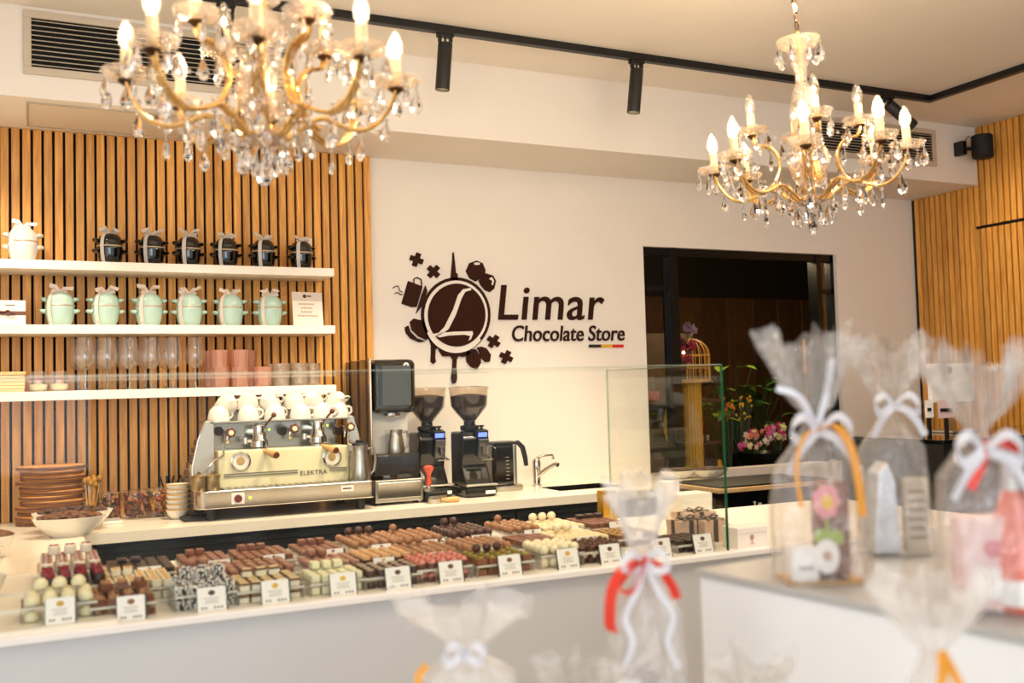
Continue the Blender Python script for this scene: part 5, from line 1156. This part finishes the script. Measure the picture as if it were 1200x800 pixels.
def blooms(px, py, y, n, rx, rz, rad, cols, lab, nm='flower_bouquet', cat='flowers', dep=.08, stemto=TZ):
    c = W(px, py, y); t = thing(nm, lab, cat, (c.x, y, stemto)); rr = random.Random(int(px*3+py))
    for k in range(n):
        p = Vector((c.x+rr.uniform(-rx, rx), y+rr.uniform(-dep, dep), c.z+rr.uniform(-rz, rz))); col = cols[k % len(cols)]; m_ = M('petal_'+col[1:], col, .6, var=.15)
        r = rad*rr.uniform(.7, 1.15); b = MB()
        for q in range(8):
            a = 2*PI*q/8 + rr.random(); leaf(p, (math.cos(a), -.45, math.sin(a)), (0, -1, .1), r*1.15, r*.75, b)
        b.ball(p + Vector((0, -.3*r, 0)), r*.35, 6, 4); f_ = obj('flower', b, m_, t)
        s = MB(); s.tube([(c.x+(p.x-c.x)*.2, y, stemto), p], .002, 4); obj('stem', s, green[2], f_)
    return t
bb = W(893, 548, .45)
t = thing('planter_bowl', 'wide black bowl under the pink flowers beyond the opening', 'planter', (bb.x, .45, TZ))
obj('bowl', MB().lathe([(.05, 0), (.06, .01), (.15, .10), (.17, .15), (.16, .15), (.1, .08), (.01, .04)], 28, (bb.x, .45, TZ)), M('bowl_black', '#0d0d0d', .3, var=.1), t, smooth=True)
blooms(885, 514, .45, 26, .15, .055, .022, ['#e36aa0', '#f2c9b0', '#d9447e', '#f0dfae', '#e88a6a', '#f3e9dc'], 'bouquet of pink, cream and salmon flowers in the black bowl', stemto=TZ+.12)
blooms(912, 505, .5, 16, .07, .05, .026, ['#e58aa8', '#d94a6e', '#eadf9a'], 'pink and yellow flowers at the right side of the black bowl', stemto=TZ+.12)
blooms(868, 475, .6, 22, .06, .09, .010, ['#e8b92c', '#e6a820'], 'sprigs of small yellow berries above the pink flowers', nm='berry_sprigs', cat='plant')
blooms(853, 480, .62, 12, .05, .08, .016, ['#c26a22', '#d98a30'], 'orange seed heads left of the yellow berries', nm='orange_sprigs', cat='plant')
# bird cage
cc = W(812, 480, .30); r = (W(830, 420, .30).x - W(795, 420, .30).x)/2; zt_ = W(812, 397, .30).z; zb_ = W(812, 446, .30).z
rat = M('rattan', '#d29a45', .5, var=.15, scale=60)
ped = thing('yellow_column', 'yellow ribbed column seen through the glass end pane', 'column', (cc.x, .30, 0))
b = MB(); n = 20; ring = []
for k in range(n*2): q = 2*PI*k/(n*2); rr_ = r*.5*(1 if k % 2 else .93); ring.append((cc.x+rr_*math.cos(q), .30+rr_*math.sin(q)))
b.prism(ring, lambda u, v, tt: (u, v, tt), 0, zb_-.012); obj('shaft', b, M('ochre_column', '#c8942c', .55, var=.05), ped)
cg = thing('bird_cage', 'honey coloured rattan bird cage with a domed top beyond the opening', 'cage', (cc.x, .30, zb_-.01))
obj('base', MB().lathe([(r, -.01), (r, .005), (.01, .005)], 24, (cc.x, .30, zb_)), rat, cg)
hgt = zt_ - zb_; 
for k in range(18):
    q = 2*PI*k/18; pts = [(cc.x+r*math.cos(q), .30+r*math.sin(q), zb_), (cc.x+r*math.cos(q), .30+r*math.sin(q), zb_+hgt*.6)]
    for j in range(1, 6): ph = PI/2*j/5; pts.append((cc.x+r*math.cos(ph)*math.cos(q), .30+r*math.cos(ph)*math.sin(q), zb_+hgt*(.6+.4*math.sin(ph))))
    obj('bar', MB().tube(pts, .0032, 5), rat, cg)
for hf in (.02, .3, .36, .6): obj('hoop', MB().tube([(cc.x+r*math.cos(2*PI*k/24), .30+r*math.sin(2*PI*k/24), zb_+hgt*hf) for k in range(25)], .004, 5, cap=False), rat, cg)
lp = W(801, 413, .20); o = obj('fairy_light', MB().ball(lp, .008, 8, 6), M('fairy', '#ffe7b0', .4, emit='#ffdf9a', es=25)); tag(o, 'tiny glowing bulb on the bird cage', 'light')
blooms(797, 415, .26, 14, .04, .10, .03, ['#7a1426', '#4a0e1c', '#8f1d33'], 'dark red dried flowers beside the bird cage', stemto=zb_)
blooms(800, 386, .28, 6, .05, .02, .03, ['#6d5560', '#8a6c78'], 'dull mauve dried flowers above the bird cage', stemto=zb_)
# candles on the right
for px, y0_, y1_, col, lab in ((942, 397, 432, '#d88a2c', 'orange twisted candle on the right beyond the opening'), (964, 405, 434, '#c98a7a', 'pink taper candle, left of the two'), (979, 408, 434, '#c98a7a', 'pink taper candle, right of the two')):
    a, c = W(px, y0_, .4), W(px, y1_, .4); t = thing('candle', lab, 'candle', (a.x, .4, TZ)); w_ = .012
    obj('wax', MB().lathe([(w_*.9, c.z-.03), (w_, c.z), (w_*.6, a.z-.01), (.002, a.z)], 12, (a.x, .4, 0)), M('wax_'+col[1:], col, .4, var=.05), t, smooth=True)
    obj('holder', MB().lathe([(.05, TZ), (.05, TZ+.01), (.01, TZ+.02), (.008, c.z-.05), (.02, c.z-.03), (.016, c.z-.01)], 14, (a.x, .4, 0)), brass, t, smooth=True)
# shelf unit seen through the panes
su = thing('display_shelves', 'dark wooden shelves with small gifts seen through the left pane', 'shelf', (3.55, .55, 0))
uw = M('unit_brown', '#4b3422', .6, var=.15)
for z in (.85, 1.04, 1.31): obj('board', MB().box((3.30, .42, z-.02), (4.02, .70, z)), uw, su)
obj('side', MB().box((3.28, .42, 0), (3.30, .72, 2.1)), uw, su); obj('back', MB().box((3.30, .70, 0), (4.02, .72, 1.75)), M('unit_back', '#5c4a30', .7, var=.15), su)
for k in range(5):
    x = W(802+k*6, 515, .5).x; o = obj('small_glass', MB().lathe([(.011, 0), (.013, .04), (.012, .04), (.009, .003)], 12, (x, .47, 1.04)), MATS['ribbed_glass']); tag(o, 'small clear glass in the row on the shelf beyond the opening, ' + ['leftmost', 'second from left', 'middle', 'second from right', 'rightmost'][k], 'glass', 'small glasses beyond the opening')
for px, py, h_, r_, col, lab in ((790, 462, .12, .028, '#d98a9a', 'pink paper cone on the upper shelf beyond the opening'), (763, 463, .06, .045, '#c9443a', 'red bowl on the upper shelf beyond the opening')):
    x = W(px, py, .5).x; o = obj('gift_cone', MB().lathe([(r_, 0), (r_*.75 if 'cone' in lab else r_*1.2, h_*.5), (.004 if 'cone' in lab else r_*1.1, h_)], 14, (x, .5, 1.311)), M('gc_'+col[1:], col, .5, var=.05), smooth=True); tag(o, lab, 'ornament')
t = thing('yellow_bouquet', 'yellow green wrapped cone of leaves on the shelf beyond the left pane', 'plant', (W(780, 470, .45).x, .45, 1.04))
x = W(783, 470, .45).x
for k in range(5):
    b = MB(); leaf((x, .47, 1.05), (.10+.05*k-.25, 0, 1), (0, 1, 0), .27, .045, b); obj('leaf', b, M('yellow_leaf', '#c9b534', .5, var=.1), t)
for px, y, w_, h_, col, lab in ((770, .5, .09, .13, '#8d6d52', 'brown paper gift bag low behind the left pane'), (788, .52, .08, .10, '#a2846a', 'light brown gift bag beside the first brown bag'), (843, .3, .035, .13, '#d69a2a', 'amber yellow bottle behind the end pane')):
    x = W(px, 530, y).x; zz = TZ if px > 800 else .85; o = obj('gift_bag', MB().lathe([(w_*.6, 0), (w_*.62, h_*.7), (w_*.4, h_*.85), (w_*.42, h_)], 8, (x, y, zz+.0), sy=.6), M('bag_'+col[1:], col, .5, var=.1)); tag(o, lab, 'bag' if 'bag' in lab else 'bottle')
def pl_(name, loc, e, col, r=.1):
    l = bpy.data.lights.new(name, 'POINT'); l.energy = e; l.color = col; l.shadow_soft_size = r; o = bpy.data.objects.new(name, l); COL.objects.link(o); o.location = loc
pl_('added_far_fill', (4.2, .5, 2.4), 26, (1, .75, .45), .15)  # added fill light to brighten the plants, no fitting stands here
# ------------------------------------------------------------------ right counter and things on it
cm = M('counter_white', '#eeeeee', .35, var=.01, scale=3)
GZ = 1.10
g1, g2 = WZ(815, 666, GZ), WZ(1073, 718, GZ)
rc = thing('gift_counter', 'white sided counter at the right carrying wrapped gifts', 'counter', (g1.x, g1.y, 0))
obj('carcass', MB().box((g1.x+.004, g1.y-.9, 0), (g1.x+1.3, g1.y-.004, GZ-.013)), cm, rc, bev=.004)
obj('top', MB().box((g1.x, g1.y-.905, GZ-.0125), (g1.x+1.305, g1.y, GZ)), M('top_grey', '#b3b0ad', .28, var=.02, scale=8), rc, bev=.002)
rc.rotation_euler.z = math.atan2(g2.x-g1.x, g1.y-g2.y)
dt = thing('gift_table', 'low white table near the camera under the foremost gift bags', 'table', (.65, -3.75, 0))
obj('top', MB().box((.30, -4.15, .81), (.985, -3.40, .845)), cm, dt, bev=.004)
for x, y in ((.32, -4.13), (.92, -4.13), (.32, -3.46), (.92, -3.46)): obj('leg', MB().box((x, y, 0), (x+.04, y+.04, .8095)), cm, dt)
# black till counter and white screen far right
tc_ = thing('till_counter', 'black till counter far right under the white screen', 'counter', (4.6, -1.4, 0))
zz = W(1010, 509, -1.15).z; xx = W(985, 509, -1.15).x
obj('body', MB().box((xx, -1.75, 0), (5.3, -1.15, zz-.02)), black, tc_); obj('top', MB().box((xx-.01, -1.76, zz-.019), (5.3, -1.14, zz)), blackgloss, tc_, bev=.002)
a, c = W(1088, 426, -1.35), W(1141, 470, -1.35)
sc = thing('till_screen', 'white backed till screen with a small round mark in front of the right slatted wall', 'screen', ((a.x+c.x)/2, -1.35, zz))
obj('housing', MB().box((a.x, -1.36, c.z), (c.x, -1.335, a.z)), M('screen_white', '#f0ece8', .4, var=.01), sc, bev=.004)
b = MB(); q = W(1113, 431, -1.362); b.xf = Matrix.Translation((q.x, -1.3605, q.z-.01)) @ Matrix.Rotation(PI/2, 4, 'X'); b.lathe([(.018, 0), (.018, .001)], 20); obj('mark', b, M('mark_grey', '#77716c', .4, var=.05), sc)
obj('neck', MB().box(((a.x+c.x)/2-.03, -1.345, zz+.012), ((a.x+c.x)/2+.03, -1.33, c.z+.02)), steel, sc); obj('foot', MB().box(((a.x+c.x)/2-.09, -1.42, zz), ((a.x+c.x)/2+.09, -1.27, zz+.012)), steel, sc, bev=.003)
for px, w_, col, lab in ((1089, 10, '#e9e2d8', 'small white card with black clip beside the till'), (1109, 20, '#d9b9b4', 'pale pink card with black clip in front of the till screen')):
    a, c = W(px-w_/2, 469, -1.5), W(px+w_/2, 489, -1.5); t = thing('clip_card', lab, 'card', ((a.x+c.x)/2, -1.5, zz))
    obj('card', MB().box((a.x, -1.502, c.z), (c.x, -1.498, a.z)), M('cc_'+col[1:], col, .5, var=.02), t); obj('clip', MB().box((a.x+.01, -1.508, c.z+.03), (c.x-.02, -1.5025, c.z+.045)), black, t); obj('stand', MB().box(((a.x+c.x)/2-.01, -1.50, zz), ((a.x+c.x)/2+.01, -1.49, c.z+.01)), black, t)
# ------------------------------------------------------------------ cellophane gift bags
cello = thin('cellophane', tint='#fbf9f7', base=.08, amp=.7, haze=.10, hazecol='#ffffff', rough=.10, bump=1.0, bscale=26)
cello3 = thin('cellophane_milky', tint='#fbf9f7', base=.10, amp=.8, haze=.26, hazecol='#ffffff', rough=.12, bump=1.0, bscale=30)
cello2 = thin('cellophane_gathered', tint='#f4f1ee', base=.12, amp=.9, haze=.11, hazecol='#ffffff', rough=.12, bump=1.0, bscale=40)
def bag(loc, w, d, hb, hn, ht, lab, seed, rz=0, fl=.08, fd=.05, lean=(0, 0), flute=9, film=None):
    """hb body height, hn neck height, ht top of the fan"""
    t = thing('gift_bag', lab, 'gift bag', (0, 0, 0)); rr = random.Random(seed)
    def ringset(zs, fs, amp, mb, n=48):
        vs = []
        for (z, hw, hd, sq) in zs:
            for k in range(n):
                a = 2*PI*k/n; c_, s_ = math.cos(a), math.sin(a); e = 2/sq
                x = hw*math.copysign(abs(c_)**e, c_); y = hd*math.copysign(abs(s_)**e, s_)
                nz = noise.noise(Vector((c_*2.2+seed, s_*2.2, z*16)))*amp + noise.noise(Vector((c_*6+seed*3, s_*6, z*9)))*amp*.6
                fl_ = math.cos(a*flute + seed)*fs(z)
                r = math.hypot(x, y) or 1e-6; q = 1 + (nz*min(1, r/.02) + fl_*r)/r
                vs.append((x*q + lean[0]*max(0, z-hb*.5), y*q + lean[1]*max(0, z-hb*.5), z))
        f = []
        for i in range(len(zs)-1):
            for k in range(n): f.append((i*n+k, i*n+(k+1) % n, (i+1)*n+(k+1) % n, (i+1)*n+k))
        mb._add(vs, f); return mb
    def prof(z):
        u = z/hb; return (w/2*(1 - .12*u*u), d/2*(1 - .15*u*u), 4.5 - 1.5*u)
    zs = [(z, *prof(z)) for z in [hb*k/9*.98 + .001 for k in range(10)]]
    for k in range(1, 7):
        u = k/6; z = hb + (hn-hb)*u; s = (1-u)**1.3; zs.append((z, .012 + (w/2*.88-.012)*s, .010 + (d/2*.85-.010)*s, 3 - u))
    b = MB(); ringset(zs, lambda z: .02 + .12*max(0, (z-hb*.7)/(hn-hb*.7)), .006, b); body = obj('wrapper', b, film or cello, t)
    zs = []
    for k in range(9):
        u = k/8; z = hn + (ht-hn)*u; zs.append((z, .012 + fl*u**.8, .010 + fd*u**.9, 2))
    b = MB(); ringset(zs, lambda z: .10 + .22*(z-hn)/(ht-hn), .010, b)
    n = 48
    for k in range(n):
        v = b.v[-n+k]; b.v[-n+k] = Vector((v.x, v.y, v.z + rr.uniform(-.012, .014) + .02*math.cos(k*2*PI/n*3+seed)))
    obj('fan', b, film or cello2, t)
    t.location = loc; t.rotation_euler = (0, 0, rz); return t
def rib(t, pts, w_, mat, side=(0, -1, .2), nm='ribbon'):
    b = MB(); b.ribbon(spline(pts, 5), w_, side, .0015); return obj(nm, b, mat, t)
silv = M('silver_ribbon2', '#dddce2', .3, var=.04); goldr = M('gold_ribbon', '#e0972a', .35, var=.06); redr = M('red_ribbon', '#e23a26', .35, var=.05)
wl2 = M('label_white', '#f6f3f0', .5, var=.01)
CAMX = math.atan2(-cam.matrix_world.to_3x3().col[2].x*-1, 1)
RZ = math.radians(-25.8)
def bow(t, z, r, mat, w_=.012, tails=True, y=-.02, s0=1):
    for s in (-1, 1):
        rib(t, [(0, y, z), (s*r*.6, y-.012, z+r*.55), (s*r*1.05, y-.016, z+r*.15), (s*r*.9, y-.018, z-r*.35), (s*r*.3, y-.014, z-.004), (0, y, z)], w_*1.15, mat, (.35, .6, .7))
        if tails: rib(t, [(0, y, z), (s*r*.7, y-.02, z-r*.5), (s*r*1.3, y-.02, z-r*1.5)], w_, mat, (.8, .3, .3))
# A : egg figure bag with gold ribbon
pa = WZ(962, 680, GZ)
ta = bag((pa.x, pa.y, GZ), .145, .085, .175, .255, .375, 'cellophane gift bag with gold ribbon, pink flower and brown chocolate on the right counter', 3, RZ, .062, .03)
obj('chocolate_figure', MB().box((-.005, -.02, .006), (.045, .03, .155)), choc, ta, bev=.012, seg=3)
obj('base_board', MB().box((-.06, -.036, .001), (.06, .036, .005)), M('gold_board', '#c99a4a', .4, .5, var=.05), ta)
obj('box', MB().box((-.052, -.033, .006), (-.012, .0, .058)), wl2, ta, bev=.001, seg=1); obj('print', MB().box((-.042, -.0335, .024), (-.020, -.0331, .028)), M('print_grey', '#6e6a68', .5, var=.05), ta)
def disc(t, nm, c, rx, rz_, mat, n=20, th=.003, y=None):
    b = MB(); b.prism([(c[0]+rx*math.cos(2*PI*k/n), c[2]+rz_*math.sin(2*PI*k/n)) for k in range(n)], lambda u, v, tt: (u, tt, v), c[1]-th, c[1]); return obj(nm, b, mat, t)
b = MB()
for k in range(7): a = 2*PI*k/7; b.ball((.004+.013*math.cos(a), -.030, .125+.016*math.sin(a)), (.010, .003, .011), 10, 5)
obj('flower', b, M('candy_pink', '#eea2a8', .5, var=.03), ta, smooth=True); disc(ta, 'flower_centre', (.004, -.033, .125), .009, .011, M('candy_yellow', '#f0c23c', .5, var=.03))
b = MB(); b.ball((-.006, -.030, .072), (.012, .003, .012), 10, 5); b.ball((.016, -.030, .070), (.014, .003, .012), 10, 5); b.box((.002, -.031, .06), (.006, -.029, .11)); obj('leaves', b, M('candy_green', '#a5bd5a', .5, var=.04), ta, smooth=True)
disc(ta, 'round_label', (.0, -.034, .043), .019, .026, wl2); disc(ta, 'round_label_mark', (.0, -.0375, .043), .007, .008, M('mark_tan', '#bd9a80', .5, var=.05), th=.001)
bow(ta, .232, .042, silv, .014); rib(ta, [(0, -.02, .235), (.02, -.04, .240), (.038, -.05, .21), (.046, -.055, .16), (.050, -.055, .105)], .012, goldr, (1, 0, .1)); rib(ta, [(0, -.02, .235), (-.03, -.045, .225), (-.045, -.05, .18), (-.040, -.052, .12)], .006, goldr, (1, 0, .1))
rib(ta, [(0, -.01, .235), (.015, -.02, .29), (.026, -.02, .345)], .010, silv, (1, 0, 0)); rib(ta, [(0, -.01, .235), (-.03, -.03, .285), (-.065, -.03, .30)], .010, silv, (1, 0, .5))
# B : behind, silver pack with beige label
pb = WZ(1050, 648, GZ)
tb = bag((pb.x, pb.y, GZ), .12, .08, .19, .255, .37, 'cellophane gift bag with silver pouch and beige printed label, rear middle on the right counter', 8, RZ, .055, .035)
obj('pouch', MB().prism([(-.05, 0), (.0, 0), (-.006, .13), (-.018, .16), (-.036, .14)], lambda u, v, tt: (u, tt, v+.004), -.03, .03), M('silver_foil', '#dfe3ea', .25, .6, var=.05, bump=.4, scale=20), tb, bev=.004)
obj('label', MB().box((.006, -.034, .004), (.048, -.020, .135)), M('beige_label', '#cdbda8', .6, var=.02), tb)
b = MB()
for k in range(6): b.box((.012, -.0345, .03+k*.016), (.042, -.034, .034+k*.016))
obj('print', b, M('print_brown', '#8d7a68', .5, var=.05), tb); bow(tb, .262, .035, silv, .014)
# C : nearer bag with red ribbon
pc = Vector((1.135, -3.87, GZ))
tc3 = bag((pc.x, pc.y, GZ), .115, .075, .18, .24, .335, 'cellophane gift bag tied with a red ribbon near the right edge of the counter', 14, RZ, .058, .03)
obj('carton', MB().box((-.035, -.02, .004), (.03, .02, .125)), M('pink_carton', '#e9c8c4', .5, var=.05), tc3, bev=.003); obj('label', MB().box((-.02, -.022, .02), (.028, -.0205, .06)), wl2, tc3)
disc(tc3, 'print_dot', (.004, -.0205, .085), .012, .012, M('rose_dot', '#d77a80', .5, var=.05), th=.001); bow(tc3, .212, .04, silv, .014)
rib(tc3, [(0, -.02, .215), (-.012, -.035, .195), (-.030, -.04, .165)], .011, redr, (1, 0, .3)); rib(tc3, [(0, -.01, .218), (.025, -.02, .222), (.045, -.02, .212)], .012, redr, (0, 0, 1))
# D : coral bottle in film at the right edge
pd = WZ(1194, 716, GZ)
td = thing('gift_bottle', 'coral pink bottle in clear film cut by the right edge of the photo', 'bottle', (pd.x, pd.y, GZ))
obj('body', MB().lathe([(.030, .002), (.033, .01), (.033, .05), (.030, .09), (.022, .13), (.014, .16)], 24, (pd.x, pd.y, GZ)), M('coral_drink', '#e8745a', .15, coat=.5, var=.04), td, smooth=True)
obj('neck_foil', MB().lathe([(.0145, .15), (.0135, .19), (.015, .20), (.015, .225), (.010, .228)], 20, (pd.x, pd.y, GZ)), M('foil_grey', '#d9dade', .3, .5, var=.05), td, smooth=True)
obj('label', MB().lathe([(.0335, .012), (.0335, .045)], 24, (pd.x, pd.y, GZ), cap=False), wl2, td)
# E : low front bag at the bottom right on the table, ribbon orange
def at_depth_z(px, z, dep):
    # point on the vertical line through image column px (row free) at this depth and height
    lo, hi = 0, 1600
    for _ in range(40):
        m_ = (lo+hi)/2
        if at_depth(px, m_, dep).z > z: lo = m_
        else: hi = m_
    return at_depth(px, lo, dep)
pe = at_depth_z(1108, .845, 1.1)
te = bag((pe.x, pe.y, .845), .095, .07, .20, .262, .33, 'cellophane bag with an orange ribbon, lowest at the bottom right corner', 21, RZ, .045, .03, film=cello3)
obj('carton', MB().box((-.03, -.02, .004), (.03, .02, .10)), wl2, te, bev=.004); rib(te, [(0, -.02, .265), (-.012, -.045, .24), (-.03, -.05, .20)], .010, goldr, (1, 0, .2)); rib(te, [(0, -.02, .265), (.008, -.045, .23), (.012, -.05, .18)], .010, goldr, (1, 0, .2))
# F : centre bag with red ribbon
pf = at_depth_z(760, .845, 1.5)
tf = bag((pf.x, pf.y, .845), .125, .085, .225, .305, .41, 'clear gift bag with big red ribbon bow in the centre foreground', 33, RZ, .034, .022, film=cello3)
obj('chocolate_figure', MB().lathe([(.02, .004), (.034, .03), (.036, .07), (.026, .10), (.022, .125), (.012, .14), (.001, .145)], 20), choc, tf, smooth=True); obj('card', MB().box((-.045, -.03, .02), (-.012, -.028, .13)), wl2, tf); disc(tf, 'card_mark', (-.03, -.031, .11), .007, .010, M('card_red', '#d9452f', .5, var=.05), th=.001)
rib(tf, [(0, -.02, 0.303), (-.025, -.035, 0.301), (-.050, -.045, 0.268), (-.056, -.045, 0.218), (-.050, -.04, 0.203)], .020, redr, (.6, -.6, 0)); rib(tf, [(-.002, -.024, 0.305), (-.02, -.04, 0.295), (-.04, -.045, 0.268), (-.02, -.04, 0.263), (0, -.024, 0.301)], .016, redr, (0, 1, 0.233))
rib(tf, [(0, -.02, 0.303), (.02, -.03, 0.295), (.04, -.035, 0.265), (.045, -.035, 0.248)], .018, redr, (.5, -.6, .2))
for sx_, w0 in ((-.030, .010), (.034, .009)):
    rib(tf, [(0, -.022, .302), (sx_*.5, -.045, .262), (sx_*1.1, -.046, .225), (sx_*.8, -.052, .19), (sx_*1.25, -.048, .15)], w0, silv, (.9, .3, .2))
b = MB(); rr_ = random.Random(5); vs = []; n_ = 30
for i_, (z_, r_) in enumerate([(.006, .05), (.06, .052), (.12, .049), (.17, .044), (.22, .034), (.26, .022), (.298, .008)]):
    for k_ in range(n_):
        a_ = 2*PI*k_/n_; q_ = r_*(1 + .16*math.cos(a_*7 + z_*20) + rr_.uniform(-.14, .14)); vs.append((q_*math.cos(a_), q_*.62*math.sin(a_), z_))
b._add(vs, [(i_*n_+k_, i_*n_+(k_+1) % n_, (i_+1)*n_+(k_+1) % n_, (i_+1)*n_+k_) for i_ in range(6) for k_ in range(n_)])
obj('film_glint_cone', b, thin('film_glint', tint='#f6f3f0', base=.22, amp=.8, haze=.34, hazecol='#ffffff', rough=.14, bump=1.0, bscale=50), tf)  # milky cone added inside the bag to imitate bright highlights on the film
rib(tf, [(0, -.02, .303), (-.02, -.04, .316), (-.036, -.045, .300), (-.018, -.04, .292), (0, -.022, .302)], .012, silv, (0, .6, .8)); rib(tf, [(0, -.02, .303), (.02, -.04, .318), (.034, -.045, .298), (.016, -.04, .290), (0, -.022, .302)], .012, silv, (0, .6, .8))
# G : left folded bag
pg = at_depth_z(550, .845, 1.35)
tg = bag((pg.x, pg.y, .845), .14, .07, .18, .215, .27, 'wide clear film parcel with gathered top at the bottom left of centre', 41, RZ, .066, .03, flute=7, film=cello3)
obj('carton', MB().box((-.045, -.022, .004), (.045, .022, .105)), wl2, tg, bev=.004); bow(tg, .212, .024, silv, .010, False); rib(tg, [(-.05, -.03, .20), (-.062, -.035, .185), (-.055, -.035, .155)], .010, goldr, (1, 0, .2))
# H : clear parcel low centre
ph = at_depth_z(682, .845, 1.3)
th_ = bag((ph.x, ph.y, .845), .08, .05, .11, .15, .195, 'small clear film parcel just showing at the bottom beside the centre bag', 52, RZ, .035, .02, flute=7)
obj('carton', MB().box((-.028, -.018, .004), (.028, .018, .05)), wl2, th_, bev=.003)
ph = at_depth_z(885, .845, 1.3)
th_ = bag((ph.x, ph.y, .845), .09, .05, .11, .15, .193, 'small clear film parcel low in front of the white counter side', 57, RZ, .035, .02, flute=7)
obj('carton', MB().box((-.028, -.018, .004), (.028, .018, .05)), M('parcel_pink', '#e9cfc4', .5, var=.03), th_, bev=.003)
